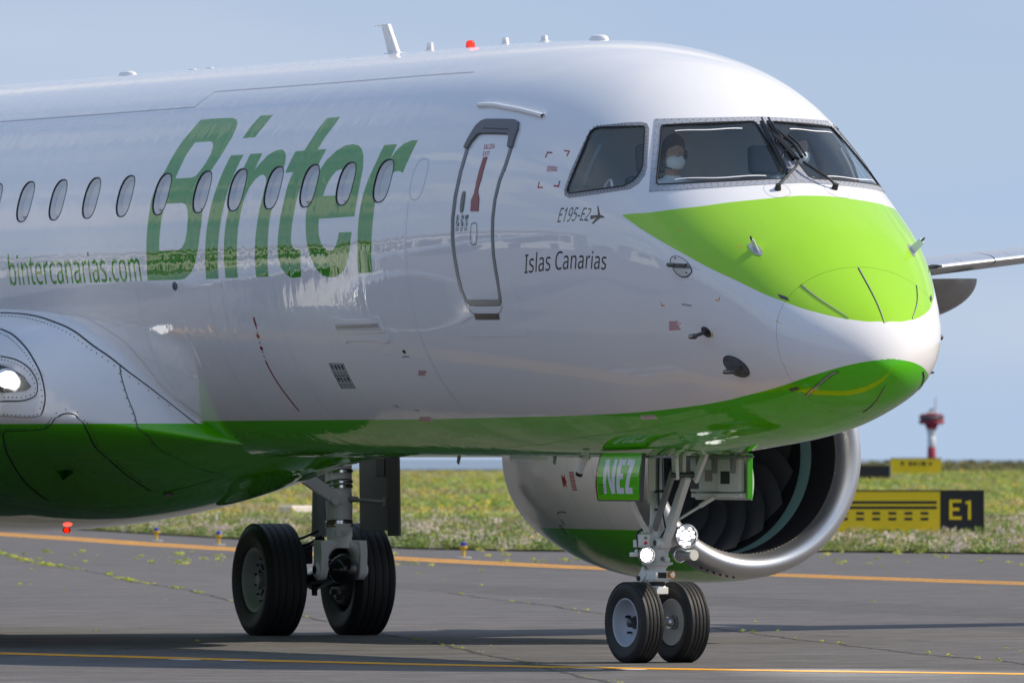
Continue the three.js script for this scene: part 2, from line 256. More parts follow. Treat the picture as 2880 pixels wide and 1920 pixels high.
{
  const r = rand(61), dry = [], weeds = [], green = [], far = [], flowers = [], shrubs = [];
  for (let i = 0; i < 60000; i++) {
    const d = 190 + 120 * Math.pow(r(), 1.1), l = (r() * 2 - 1) * d * 0.062, [x, z] = at(d, l); if (!inField(x, z)) continue;
    const right = smooth(0.5, 4.5, l), n = fbm2(x / 3.3, z / 3.3, 3), m = fbm2(x / 11 + 40, z / 11, 3);
    if (right > 0.4 && d < 300) { (n > -0.12 ? dry : weeds).push([x, 0.02, z, (0.7 + 0.7 * r()) * (d < 222 ? 0.8 : 1), 0.42 + 0.3 * r()]); }
    else { const bare = m + n * 0.6; if (bare > 0.02) (r() < 0.5 ? dry : weeds).push([x, 0.02, z, 0.5 + 0.8 * r(), 0.55 + 0.5 * n]); else if (r() < 0.12) green.push([x, 0.02, z, 0.5 + 0.6 * r(), 0.5]); }
    if (r() < 0.012) flowers.push([x, 0.12, z, 0.5 + 0.5 * r()]);
  }
  for (let i = 0; i < 42000; i++) { const d = 285 + 760 * Math.pow(r(), 1.5), l = (r() * 2 - 1) * d * 0.062, [x, z] = at(d, l), n = fbm2(x / 30, z / 30, 3); if (!inField(x, z)) continue; far.push([x, 0.02, z, (0.8 + 0.8 * r()) * (1 + d / 700), 0.30 + 0.2 * n]); if (r() < 0.05) flowers.push([x, 0.2, z, 1.0 + d / 500]); }
  for (let i = 0; i < 2600; i++) { const d = 1060 + 420 * r(), l = lerp(14, d * 0.066, r()), [x, z] = at(d, l), h = smooth(10, 48, l) * 0.45 * smooth(1040, 1350, d); if (l < 24 && r() < 0.7) continue; shrubs.push([x, h - 0.1, z, 0.45 + 0.8 * r(), 0.5 + 0.5 * r()]); }
  const tone = (a, b, k) => (x, z, q) => { const t = clamp(0.5 + fbm2(x / 6, z / 6, 2) + (q() - 0.5) * k), f = 0.8 + 0.4 * q(); return a.map((v, i) => lerp(v, b[i], t) * f); };
  scatter('dry_grass', 'pale dry seeding grass along the taxiway edge', 'grass', tuft(1, 15, 0.25, 0.16, 0.006, 0.4, 0.045), dry, (x, z, q) => { const t = q(), m = fbm2(x / 1.4, z / 2.2, 2), f = 0.75 + 0.5 * q(); const c = t + m * 0.9 < 0.38 ? [0.24, 0.33, 0.07] : t + m * 0.6 < 0.72 ? [0.55, 0.47, 0.24] : [0.86, 0.74, 0.68]; return c.map((v) => v * f); });
  scatter('green_weeds', 'low broad-leaved green weeds along the asphalt edge', 'weeds', leafy(2, 34, 0.3, 0.24, 0.06), weeds, tone([0.13, 0.24, 0.03], [0.32, 0.36, 0.08], 0.9));
  scatter('short_grass', 'short green grass between bare patches', 'grass', tuft(3, 14, 0.22, 0.2, 0.008, 0.5), green, tone([0.16, 0.24, 0.05], [0.30, 0.30, 0.10], 0.8));
  scatter('field_grass', 'bright green grass of the airfield interior', 'grass', tuft(4, 16, 0.42, 0.5, 0.02, 0.5), far, (x, z, q) => { const l = (x - 85.8) * RGT.x + (z - 37.7) * RGT.z, m = fbm2(x / 22 + 5, z / 22, 3) + (q() - 0.5) * 0.5 - 0.30 * smooth(2, -6, l), f = 0.75 + 0.5 * q(), c = m > 0.12 ? [0.20, 0.36, 0.03] : m > -0.22 ? [0.34, 0.40, 0.07] : [0.40, 0.33, 0.17]; return c.map((v) => v * f); });
  scatter('yellow_flowers', 'small yellow wild flowers in the grass', 'flowers', leafy(5, 10, 0.16, 0.12, 0.03), flowers, () => [0.75, 0.6, 0.03]);
  scatter('far_scrub', 'brownish scrub on the rise behind the far runway', 'scrub', leafy(6, 70, 0.9, 0.8, 0.2), shrubs, tone([0.20, 0.17, 0.10], [0.26, 0.27, 0.08], 1.0));
  // weeds in the joints, and single plants on the asphalt
  const inJoint = [];
  for (let i = 0; i < 420; i++) { const t = Math.pow(r(), 1.3); if (fbm2(t * 22, 3, 2) < -0.02) continue; const p = joint1(t), k = clamp((p.x + 30) / -40, 0.25, 1); inJoint.push([p.x + (r() - 0.5) * 0.3, 0.01, p.z + (r() - 0.5) * 0.06, (0.2 + 0.4 * r()) * k * 0.7, 0.45]); }
  for (let i = 0; i < 22; i++) { const p = joint2(r()); inJoint.push([p.x, 0.01, p.z, 0.06 + 0.12 * r(), 0.6]); }
  for (let i = 0; i < 120; i++) { const d = 96 + 100 * r(), l = (r() * 2 - 1) * d * 0.05, [x, z] = at(d, l); if (r() < 0.35) inJoint.push([x, 0.01, z, 0.05 + 0.16 * r() * (d / 150), 0.6]); }
  for (let i = 0; i < 260; i++) { const d = 176 + 30 * r(), l = (r() * 2 - 1) * d * 0.05, [x, z] = at(d, l); if (!inField(x, z) && fbm2(x / 4, z / 4, 2) > 0.02) inJoint.push([x, 0.01, z, 0.15 + 0.4 * r(), 0.45]); }
  scatter('joint_weeds', 'yellow-green weeds sprouting from joints in the asphalt', 'weeds', leafy(7, 26, 0.22, 0.2, 0.07), inJoint, tone([0.34, 0.46, 0.03], [0.62, 0.60, 0.07], 1.0));
}

// ---------------------------------------------------------------- the airliner
// Lengthwise x (nose towards +x, x = 0 at the nose wheels), height y, starboard +z. The hull is a lofted double-curved body: crown, keel, half breadth and height of greatest breadth by station.
const aircraft = thing('airliner', 'white and green twin-engined passenger jet with green nose taxiing', 'airliner');
const XT = 4.40, QK = [0.0, 0.316, 0.55, 0.764, 1.0, 1.2, 1.364, 1.559, 1.75, 1.95, 2.15, 2.4, 2.7];
const HULL = { T: [2.3179, 2.6263, 2.842, 3.063, 3.3797, 3.6317, 3.8794, 4.2604, 4.6078, 4.803, 4.9062, 4.9543, 4.972], B: [2.3179, 2.1439, 2.0182, 1.935, 1.8356, 1.7722, 1.73, 1.6877, 1.6505, 1.6326, 1.626, 1.6202, 1.62], W: [0.0, 0.2734, 0.5054, 0.6876, 0.8389, 0.9828, 1.0714, 1.1545, 1.2644, 1.3548, 1.4213, 1.4776, 1.506], M: [2.3179, 2.4043, 2.4789, 2.5811, 2.8089, 2.9988, 3.1198, 3.228, 3.3134, 3.3537, 3.3598, 3.339, 3.296] };
function splineOf(xs, ys, end) {
  const n = xs.length, h = [], a = [], b = [], c = [], d = []; for (let i = 0; i < n - 1; i++) h.push(xs[i + 1] - xs[i]);
  for (let i = 0; i < n; i++) { if (i === 0) { a.push(0); b.push(1); c.push(0); d.push(0); } else if (i === n - 1) { if (end === undefined) { a.push(0); b.push(1); c.push(0); d.push(0); } else { a.push(h[i - 1]); b.push(2 * h[i - 1]); c.push(0); d.push(6 * (end - (ys[i] - ys[i - 1]) / h[i - 1])); } } else { a.push(h[i - 1]); b.push(2 * (h[i - 1] + h[i])); c.push(h[i]); d.push(6 * ((ys[i + 1] - ys[i]) / h[i] - (ys[i] - ys[i - 1]) / h[i - 1])); } }
  for (let i = 1; i < n; i++) { const w = a[i] / b[i - 1]; b[i] -= w * c[i - 1]; d[i] -= w * d[i - 1]; }
  const m = new Array(n); m[n - 1] = d[n - 1] / b[n - 1]; for (let i = n - 2; i >= 0; i--) m[i] = (d[i] - c[i] * m[i + 1]) / b[i];
  return (x) => { let i = 0; while (i < n - 2 && x > xs[i + 1]) i++; const k = xs[i + 1] - xs[i], p = xs[i + 1] - x, q = x - xs[i]; return m[i] * p ** 3 / (6 * k) + m[i + 1] * q ** 3 / (6 * k) + (ys[i] / k - m[i] * k / 6) * p + (ys[i + 1] / k - m[i + 1] * k / 6) * q; };
}
const fT = splineOf(QK, HULL.T, 0), fB = splineOf(QK, HULL.B, 0), fW = splineOf(QK, HULL.W, 0), fM = splineOf(QK, HULL.M, 0);
function station(x) {
  const q = Math.min(Math.sqrt(Math.max(XT - x, 0)), 2.7); let T = fT(q), B = fB(q), W = fW(q), Mh = fM(q);
  if (x < -24) { const t = clamp((-24 - x) / 13), k = Math.sqrt(Math.max(1 - Math.pow(t, 1.8), 0.003)); B = lerp(B, T - 0.25, Math.pow(t, 1.5)); W *= k; Mh = lerp(Mh, T - 0.13, Math.pow(t, 1.5)); }
  return { T, B, W, Mh, N: 2 + 0.12 * clamp((q - 1.2) / 1.2) };
}
const D2R = Math.PI / 180;
function hull(x, deg, side = 1) { const s = station(x), p = deg * D2R, c = Math.max(Math.cos(p), 0), n = Math.sin(p); return V(x, s.Mh + (n > 0 ? s.T - s.Mh : s.Mh - s.B) * Math.sign(n) * Math.pow(Math.abs(n), 2 / s.N), side * s.W * Math.pow(c, 2 / s.N)); }
function hullNormal(x, deg, side = 1) {
  const s = station(x), P = hull(x, deg, 1), N = s.N, up = P.y > s.Mh, h = up ? s.T - s.Mh : s.Mh - s.B, e = 0.004;
  const F = (X, Y, Z) => { const t = station(X), hh = Y > t.Mh ? t.T - t.Mh : t.Mh - t.B; return Math.pow(Math.max(Z, 0) / t.W, t.N) + Math.pow(Math.abs(Y - t.Mh) / hh, t.N); };
  const q0 = Math.sqrt(Math.max(XT - x, 1e-6)), dq = Math.min(0.002, q0 / 4), gx = (F(XT - (q0 + dq) ** 2, P.y, P.z) - F(XT - (q0 - dq) ** 2, P.y, P.z)) / (2 * dq) * (-1 / (2 * q0)), gy = N * Math.pow(Math.abs(P.y - s.Mh) / h, N - 1) / h * (up ? 1 : -1), gz = N * Math.pow(Math.max(P.z, 0) / s.W, N - 1) / s.W;
  return V(gx, gy, gz * side).normalize();
}
const onHull = (x, deg, side = 1, off = 0) => hull(x, deg, side).addScaledVector(hullNormal(x, deg, side), off);
const ARC = 0.0275;   // metres per degree of girth, near enough
function inPoly(p, poly) { let c = false; for (let i = 0, j = poly.length - 1; i < poly.length; j = i++) { const [xi, yi] = poly[i], [xj, yj] = poly[j]; if ((yi > p[1]) !== (yj > p[1]) && p[0] < (xj - xi) * (p[1] - yi) / (yj - yi) + xi) c = !c; } return c; }
function nearest(p, poly) { let best = [1e9, p]; for (let i = 0, j = poly.length - 1; i < poly.length; j = i++) { const ax = poly[j][0], ay = poly[j][1] * ARC, bx = poly[i][0], by = poly[i][1] * ARC, px = p[0], py = p[1] * ARC, dx = bx - ax, dy = by - ay, t = clamp(((px - ax) * dx + (py - ay) * dy) / (dx * dx + dy * dy || 1e-9)), qx = ax + dx * t, qy = ay + dy * t, d = Math.hypot(px - qx, py - qy); if (d < best[0]) best = [d, [qx, qy / ARC]]; } return best; }
// a sheet of hull skin over a grid of stations and girth angles; grid corners near an opening move onto its rim, and cells inside it are left out (or kept, when `keep` asks for the inside)
function skinGeometry(xs, degs, side, uvOf, openings = [], keep = null, off = 0) {
  const nx = xs.length, nd = degs.length, P = [];
  const boxes = openings.map((o) => [Math.min(...o.map((p) => p[0])) - 0.05, Math.max(...o.map((p) => p[0])) + 0.05, Math.min(...o.map((p) => p[1])) - 2, Math.max(...o.map((p) => p[1])) + 2]);
  for (let i = 0; i < nx; i++) for (let j = 0; j < nd; j++) {
    let p = [xs[i], degs[j]];
    openings.forEach((o, k) => { const b = boxes[k]; if (p[0] < b[0] || p[0] > b[1] || p[1] < b[2] || p[1] > b[3]) return; const dx = Math.max(i ? xs[i] - xs[i - 1] : 0, i < nx - 1 ? xs[i + 1] - xs[i] : 0), dd = (j < nd - 1 ? degs[j + 1] - degs[j] : degs[j] - degs[j - 1]) * ARC, n = nearest(p, o); if (n[0] < 0.56 * Math.max(Math.abs(dx), Math.abs(dd))) p = n[1]; });
    P.push(p);
  }
  const pos = [], nor = [], uv = [], idx = [];
  for (const [x, d] of P) { const v = onHull(x, d, side, off), n = hullNormal(x, d, side); pos.push(v.x, v.y, v.z); nor.push(n.x, n.y, n.z); uv.push(...uvOf(x, d)); }
  for (let i = 0; i < nx - 1; i++) for (let j = 0; j < nd - 1; j++) {
    const a = i * nd + j, q = [a, a + nd, a + nd + 1, a + 1], c = [0, 1].map((k) => (P[q[0]][k] + P[q[1]][k] + P[q[2]][k] + P[q[3]][k]) / 4);
    if (openings.some((o, k) => c[0] > boxes[k][0] && c[0] < boxes[k][1] && c[1] > boxes[k][2] && c[1] < boxes[k][3] && inPoly(c, o))) continue;
    if (keep && !inPoly(c, keep)) continue;
    if (side > 0) idx.push(q[0], q[2], q[1], q[0], q[3], q[2]); else idx.push(q[0], q[1], q[2], q[0], q[2], q[3]);
  }
  const g = new THREE.BufferGeometry(); g.setAttribute('position', new THREE.Float32BufferAttribute(pos, 3)); g.setAttribute('normal', new THREE.Float32BufferAttribute(nor, 3)); g.setAttribute('uv', new THREE.Float32BufferAttribute(uv, 2)); g.setIndex(idx);
  const A = V(...pos.slice(idx[0] * 3, idx[0] * 3 + 3)), B = V(...pos.slice(idx[1] * 3, idx[1] * 3 + 3)), C = V(...pos.slice(idx[2] * 3, idx[2] * 3 + 3)), n = V(...nor.slice(idx[0] * 3, idx[0] * 3 + 3));
  if (B.sub(A).cross(C.sub(A)).dot(n) < 0) for (let i = 0; i < idx.length; i += 3) { const t = idx[i + 1]; idx[i + 1] = idx[i + 2]; idx[i + 2] = t; }
  g.setIndex(idx); return g;
}
// a plate following the hull inside an outline (optionally round a hole), `off` proud of it, with a rim of its own thickness
function hullPlate(outline, side = 1, off = 0.003, hole = null, thick = 0.003, subdiv = 3) {
  const flip = (p) => p.map(([x, d]) => new THREE.Vector2(x, d * ARC));
  const oc = flip(outline), hc = hole ? [flip(hole)] : []; if (THREE.ShapeUtils.isClockWise(oc)) oc.reverse(); for (const h of hc) if (!THREE.ShapeUtils.isClockWise(h)) h.reverse();
  const all = [...oc, ...hc.flat()]; let tri = THREE.ShapeUtils.triangulateShape(oc, hc).map((f) => f.map((i) => [all[i].x, all[i].y / ARC]));
  for (let k = 0; k < subdiv; k++) tri = tri.flatMap(([a, b, c]) => { const m = (p, q) => [(p[0] + q[0]) / 2, (p[1] + q[1]) / 2], ab = m(a, b), bc = m(b, c), ca = m(c, a); return [[a, ab, ca], [ab, b, bc], [ca, bc, c], [ab, bc, ca]]; });
  const pos = [], nor = [], put = (x, d, o) => { const v = onHull(x, d, side, o); pos.push(v.x, v.y, v.z); const n = hullNormal(x, d, side); nor.push(n.x, n.y, n.z); };
  for (const f of tri) for (const i of side > 0 ? [0, 1, 2] : [0, 2, 1]) put(f[i][0], f[i][1], off);
  { const A = V(pos[0], pos[1], pos[2]), B = V(pos[3], pos[4], pos[5]), C = V(pos[6], pos[7], pos[8]); if (B.sub(A).cross(C.sub(A)).dot(V(nor[0], nor[1], nor[2])) < 0) for (let i = 0; i < pos.length; i += 9) for (const arr of [pos, nor]) for (let k = 0; k < 3; k++) { const t = arr[i + 3 + k]; arr[i + 3 + k] = arr[i + 6 + k]; arr[i + 6 + k] = t; } }
  for (const ring of [oc, ...hc]) for (let i = 0; i < ring.length; i++) {
    const p = ring[i], q = ring[(i + 1) % ring.length], n = Math.max(1, Math.ceil(p.distanceTo(q) / 0.06));
    for (let k = 0; k < n; k++) { const a = p.clone().lerp(q, k / n), b = p.clone().lerp(q, (k + 1) / n), w = [[a, off], [b, off], [b, off - thick], [a, off], [b, off - thick], [a, off - thick]], pts = w.map(([v, o]) => onHull(v.x, v.y / ARC, side, o)); const nn = pts[1].clone().sub(pts[0]).cross(pts[2].clone().sub(pts[0])).normalize(); for (const v of pts) { pos.push(v.x, v.y, v.z); nor.push(nn.x, nn.y, nn.z); } }
  }
  const g = new THREE.BufferGeometry(); g.setAttribute('position', new THREE.Float32BufferAttribute(pos, 3)); g.setAttribute('normal', new THREE.Float32BufferAttribute(nor, 3)); return g;
}
// a band of width w (metres) along a line of [station, angle] points, h proud
function hullBand(line, w, off, side = 1, closed = false, thick = 0.003) {
  const pts = line.map(([x, d]) => V(x, d * ARC, 0)), c = new THREE.CatmullRomCurve3(pts, closed, 'centripetal'), n = Math.max(6, Math.ceil(c.getLength() / 0.035)), L = [], R = [];
  for (let i = 0; i <= n - (closed ? 1 : 0); i++) { const t = i / n, p = c.getPointAt(t), g = c.getTangentAt(t); L.push([p.x - g.y * w / 2, (p.y + g.x * w / 2) / ARC]); R.push([p.x + g.y * w / 2, (p.y - g.x * w / 2) / ARC]); }
  const pos = [], nor = [], m = L.length, quad = (a, b, cc, d, o = off) => { const P = [a, b, cc, a, cc, d].map(([x, e]) => [onHull(x, e, side, o), hullNormal(x, e, side)]); const f = P[1][0].clone().sub(P[0][0]).cross(P[2][0].clone().sub(P[0][0])).dot(P[0][1]); for (const k of f < 0 ? [0, 2, 1, 3, 5, 4] : [0, 1, 2, 3, 4, 5]) { pos.push(...P[k][0]); nor.push(...P[k][1]); } };
  for (let i = 0; i < m - (closed ? 0 : 1); i++) { const j = (i + 1) % m; quad(L[i], L[j], R[j], R[i]); }
  const g = new THREE.BufferGeometry(); g.setAttribute('position', new THREE.Float32BufferAttribute(pos, 3)); g.setAttribute('normal', new THREE.Float32BufferAttribute(nor, 3)); return g;
}
const FT = {
  B_out: [[-7.253, -5.72], [-7.256, -1.18], [-7.268, 2.77], [-7.272, 7.51], [-7.276, 11.77], [-7.279, 15.82], [-7.25, 19.99], [-7.158, 24.69], [-7.112, 30.09], [-7.062, 35.4], [-7.002, 39.14], [-6.973, 42.47], [-6.683, 42.62], [-6.39, 42.5], [-6.238, 42.31], [-6.12, 41.55], [-6.03, 39.95], [-5.969, 37.47], [-5.949, 34.22], [-5.975, 29.86], [-6.02, 26.56], [-6.08, 23.98], [-6.118, 22.03], [-6.159, 20.7], [-6.145, 18.39], [-6.098, 15.36], [-6.053, 11.7], [-6.034, 8.17], [-6.072, 2.17], [-6.143, -1.67], [-6.252, -4.21], [-6.405, -5.65], [-6.522, -5.83]],
  B_c1: [[-6.751, 33.66], [-6.42, 33.72], [-6.336, 33.14], [-6.279, 31.89], [-6.244, 29.27], [-6.274, 26.37], [-6.344, 23.6], [-6.397, 22.26], [-6.488, 21.82], [-6.857, 21.8], [-6.833, 25.63], [-6.811, 29.8]],
  B_c2: [[-6.929, 14.32], [-6.558, 14.32], [-6.463, 13.78], [-6.398, 12.29], [-6.362, 9.77], [-6.351, 6.29], [-6.38, 3.63], [-6.448, 2.04], [-6.534, 1.45], [-6.971, 1.44], [-6.975, 5.96], [-6.969, 10.14], [-6.962, 13.02]],
  i_dot: [[-5.615, 42.44], [-5.332, 42.43], [-5.357, 38.19], [-5.418, 34.11], [-5.694, 34.04], [-5.665, 38.07]],
  i_stem: [[-5.762, 28.23], [-5.478, 28.26], [-5.515, 23.7], [-5.551, 19.08], [-5.576, 15], [-5.592, 11.05], [-5.611, 7.23], [-5.619, 3.88], [-5.633, 0.44], [-5.637, -2.53], [-5.629, -5.89], [-5.91, -5.93], [-5.919, -1.77], [-5.914, 2.1], [-5.908, 6.04], [-5.889, 9.48], [-5.871, 13.74], [-5.84, 17.79], [-5.805, 22.76]],
  n: [[-5.33, 28.33], [-5.061, 28.33], [-5.09, 23.15], [-5.017, 25.27], [-4.914, 27.61], [-4.784, 28.94], [-4.666, 29.2], [-4.576, 28.53], [-4.505, 27.03], [-4.458, 24.78], [-4.451, 21.65], [-4.47, 17.14], [-4.494, 11.4], [-4.514, 7.95], [-4.519, 4.61], [-4.522, -0.02], [-4.527, -3.04], [-4.512, -5.85], [-4.793, -5.93], [-4.803, -1.34], [-4.799, 3.13], [-4.785, 6.75], [-4.768, 10.87], [-4.744, 15.14], [-4.748, 19.22], [-4.783, 20.57], [-4.851, 21.4], [-4.92, 21.34], [-5.008, 20.18], [-5.097, 17.61], [-5.154, 14.34], [-5.176, 10.78], [-5.196, 6.99], [-5.203, 3.02], [-5.207, -1.16], [-5.197, -5.88], [-5.472, -5.89], [-5.49, -1.96], [-5.495, 1.89], [-5.491, 6.48], [-5.468, 10.27], [-5.446, 14.91], [-5.408, 19.73], [-5.357, 23.96]],
  t: [[-4.03, 39.57], [-3.751, 39.61], [-3.768, 35.91], [-3.812, 32.43], [-3.851, 28.38], [-3.658, 28.37], [-3.718, 21.7], [-3.896, 21.65], [-3.942, 18.6], [-3.974, 14.96], [-3.991, 10.03], [-4.008, 6.64], [-4.013, 3.36], [-3.994, 1.47], [-3.951, 0.61], [-3.896, 0.3], [-3.799, 0.35], [-3.806, -6.24], [-3.974, -6.49], [-4.055, -6.19], [-4.159, -5.15], [-4.236, -3.65], [-4.28, -1.58], [-4.304, 1.01], [-4.295, 4.48], [-4.282, 8.49], [-4.259, 12.66], [-4.244, 18.46], [-4.206, 21.64], [-4.38, 21.59], [-4.33, 28.22], [-4.139, 28.33], [-4.097, 31.86], [-4.066, 35.79]],
  e_out: [[-2.703, 4.07], [-2.762, -1.68], [-2.822, -3.82], [-2.927, -5.71], [-3.069, -6.64], [-3.178, -6.75], [-3.338, -6.18], [-3.466, -4.49], [-3.58, -1.59], [-3.663, 1.61], [-3.709, 6.13], [-3.727, 9.86], [-3.715, 13.35], [-3.69, 17.67], [-3.642, 21.37], [-3.559, 24.78], [-3.418, 27.65], [-3.271, 29.15], [-3.117, 29.45], [-2.977, 28.86], [-2.872, 27.54], [-2.778, 25.26], [-2.703, 21.72], [-2.675, 17.97], [-2.661, 12.94], [-2.675, 8.08], [-3.434, 7.91], [-3.433, 5.97], [-3.406, 3.36], [-3.347, 1.46], [-3.263, 0.25], [-3.182, -0.22], [-3.1, -0.02], [-3.032, 1.01], [-2.995, 2.83], [-2.978, 4.09]],
  e_c: [[-3.418, 14.1], [-3.041, 14.05], [-3.017, 17.52], [-3.028, 20.12], [-3.084, 21.48], [-3.158, 21.73], [-3.256, 21.24], [-3.33, 19.61], [-3.391, 17.07]],
  r: [[-2.43, 28.38], [-2.165, 28.34], [-2.183, 23.83], [-2.127, 26.23], [-2.029, 28.31], [-1.9, 29.16], [-1.769, 29.05], [-1.794, 23.97], [-1.838, 19.06], [-1.903, 19.61], [-1.969, 19.74], [-2.056, 19.39], [-2.154, 16.59], [-2.241, 13.84], [-2.279, 11.09], [-2.281, 8.02], [-2.286, 3.76], [-2.292, 0.13], [-2.296, -2.76], [-2.287, -6.11], [-2.567, -6.03], [-2.583, -2.44], [-2.579, 1.92], [-2.58, 6.06], [-2.574, 10.08], [-2.555, 13.89], [-2.52, 18.16], [-2.462, 22.97]],
  win: [[-10.328, 17.56], [-9.537, 17.47], [-8.734, 17.49], [-7.93, 17.44], [-7.08, 17.48], [-6.157, 17.45], [-5.367, 17.45], [-4.56, 17.42], [-3.774, 17.4], [-2.988, 17.5], [-2.208, 17.29]],
  sidewin: [[1.129, 37.89], [1.162, 38.83], [1.236, 39.88], [1.306, 41.03], [1.373, 42.3], [1.436, 43.67], [1.496, 45.1], [1.553, 46.62], [1.606, 48.24], [1.636, 47.93], [1.704, 45.14], [1.754, 42.9], [1.802, 40.65], [1.848, 38.36], [1.892, 36.02], [1.913, 33.64], [1.914, 30.76], [1.891, 27.76], [1.821, 24.14], [1.752, 22.5], [1.68, 20.99], [1.605, 19.59], [1.528, 18.31], [1.445, 17.07], [1.358, 15.95], [1.267, 14.95], [1.174, 14.06], [1.128, 14.31], [1.115, 15.61], [1.129, 18.18], [1.139, 20.78], [1.145, 22.89], [1.147, 25.02], [1.147, 27.18], [1.141, 29.43], [1.132, 31.7], [1.12, 34], [1.108, 36.44]],
  sidewin_out: [[1.134, 39.01], [1.208, 40.3], [1.278, 41.7], [1.344, 43.21], [1.405, 44.83], [1.482, 46.81], [1.553, 48.96], [1.612, 49.95], [1.67, 49.05], [1.728, 46.76], [1.776, 44.69], [1.822, 42.61], [1.866, 40.49], [1.908, 38.35], [1.948, 36.16], [1.976, 33.14], [1.963, 28.43], [1.899, 24.44], [1.832, 22.71], [1.763, 21.09], [1.692, 19.59], [1.619, 18.21], [1.543, 16.93], [1.454, 15.64], [1.361, 14.48], [1.265, 13.46], [1.166, 12.55], [1.1, 13.01], [1.076, 14.69], [1.084, 16.77], [1.09, 18.87], [1.092, 20.99], [1.104, 23.65], [1.11, 26.35], [1.111, 29.08], [1.109, 31.4], [1.103, 33.74], [1.093, 36.11]],
  shield_out: [[1.628, 53.38], [1.678, 55.49], [1.724, 57.7], [1.766, 60], [1.804, 62.39], [1.838, 64.76], [1.868, 67.21], [1.894, 69.72], [1.918, 72.3], [1.937, 74.94], [1.951, 77.28], [1.963, 79.67], [1.971, 82.1], [1.977, 84.58], [1.98, 87.1], [1.979, 89.64], [2.046, 89.57], [2.112, 89.52], [2.178, 89.47], [2.242, 89.44], [2.307, 89.41], [2.372, 89.36], [2.438, 89.29], [2.505, 89.2], [2.574, 89.05], [2.645, 88.84], [2.718, 88.58], [2.793, 88.24], [2.795, 84.9], [2.793, 81.64], [2.787, 78.46], [2.778, 75.35], [2.766, 72.3], [2.75, 69.3], [2.734, 66.59], [2.715, 63.91], [2.694, 61.27], [2.67, 58.67], [2.644, 56.1], [2.615, 53.55], [2.584, 51.04], [2.55, 48.55], [2.513, 46.08], [2.475, 43.68], [2.435, 41.3], [2.391, 38.96], [2.344, 36.68], [2.293, 34.45], [2.239, 32.29], [2.182, 30.22], [2.122, 28.24], [2.081, 31.1], [2.037, 33.87], [1.992, 36.56], [1.944, 39.18], [1.896, 41.65], [1.846, 44.09], [1.794, 46.48], [1.741, 48.79], [1.686, 51.09]],
  shield: [[1.737, 53.59], [1.782, 55.88], [1.823, 58.26], [1.86, 60.73], [1.893, 63.16], [1.923, 65.67], [1.949, 68.24], [1.972, 70.87], [1.991, 73.56], [2.005, 75.92], [2.016, 78.33], [2.025, 80.77], [2.03, 83.27], [2.033, 85.8], [2.052, 86.75], [2.116, 86.66], [2.179, 86.58], [2.242, 86.51], [2.304, 86.44], [2.367, 86.36], [2.431, 86.24], [2.496, 86.09], [2.563, 85.9], [2.631, 85.65], [2.702, 85.34], [2.732, 83.42], [2.727, 80.67], [2.721, 77.97], [2.711, 75.33], [2.7, 72.73], [2.686, 70.17], [2.67, 67.65], [2.652, 65.16], [2.632, 62.64], [2.609, 60.15], [2.585, 57.69], [2.558, 55.25], [2.529, 52.84], [2.497, 50.46], [2.463, 48.1], [2.423, 45.56], [2.38, 43.07], [2.333, 40.62], [2.282, 38.23], [2.228, 35.92], [2.17, 33.69], [2.134, 33.61], [2.088, 36.41], [2.04, 39.14], [1.99, 41.88], [1.938, 44.57], [1.883, 47.21], [1.819, 49.9], [1.752, 52.56]],
  door_out: [[-0.765, 25.78], [-0.756, 28.4], [-0.737, 30.47], [-0.724, 32.59], [-0.678, 33.95], [-0.609, 34.5], [-0.479, 34.5], [-0.352, 34.55], [-0.227, 34.64], [-0.105, 34.78], [-0.039, 34.15], [0.015, 32.02], [0.042, 29.04], [0.061, 26.14], [0.067, 24.15], [0.07, 22.18], [0.07, 20.24], [0.054, 17.82], [0.034, 15.44], [0.029, 13.58], [0.022, 11.74], [0.011, 9.93], [0.011, 8.15], [0.009, 6.4], [0.003, 4.67], [0.007, 2.97], [0.008, 1.32], [0.007, -0.18], [0.012, -1.58], [0.015, -3.04], [0.017, -4.53], [0.028, -6.43], [0.036, -8.37], [0.046, -10.53], [0.052, -12.72], [0.04, -15.56], [-0.007, -17.51], [-0.114, -17.44], [-0.22, -17.38], [-0.328, -17.3], [-0.437, -17.22], [-0.547, -17.14], [-0.606, -15.42], [-0.659, -12.92], [-0.673, -10.91], [-0.69, -8.92], [-0.699, -7.23], [-0.71, -5.56], [-0.724, -3.92], [-0.731, -2.44], [-0.74, -1.01], [-0.751, 0.32], [-0.75, 1.84], [-0.752, 3.43], [-0.756, 5.07], [-0.751, 7.01], [-0.749, 8.99], [-0.751, 11.02], [-0.745, 12.77], [-0.742, 14.55], [-0.742, 16.36], [-0.746, 18.2], [-0.745, 20.04], [-0.748, 21.92], [-0.754, 23.83]],
  door_in_left: [[-0.707, 25.46], [-0.699, 23.59], [-0.695, 21.75], [-0.694, 19.95], [-0.697, 18.17], [-0.693, 16.33], [-0.692, 14.52], [-0.695, 12.74], [-0.7, 10.98], [-0.698, 8.96], [-0.7, 6.97], [-0.705, 5.03], [-0.701, 3.38], [-0.699, 1.79], [-0.7, 0.28], [-0.69, -1.06], [-0.682, -2.49], [-0.676, -3.97], [-0.662, -5.61], [-0.651, -7.28], [-0.643, -8.97], [-0.625, -10.96], [-0.612, -12.97], [-0.57, -15.46]],
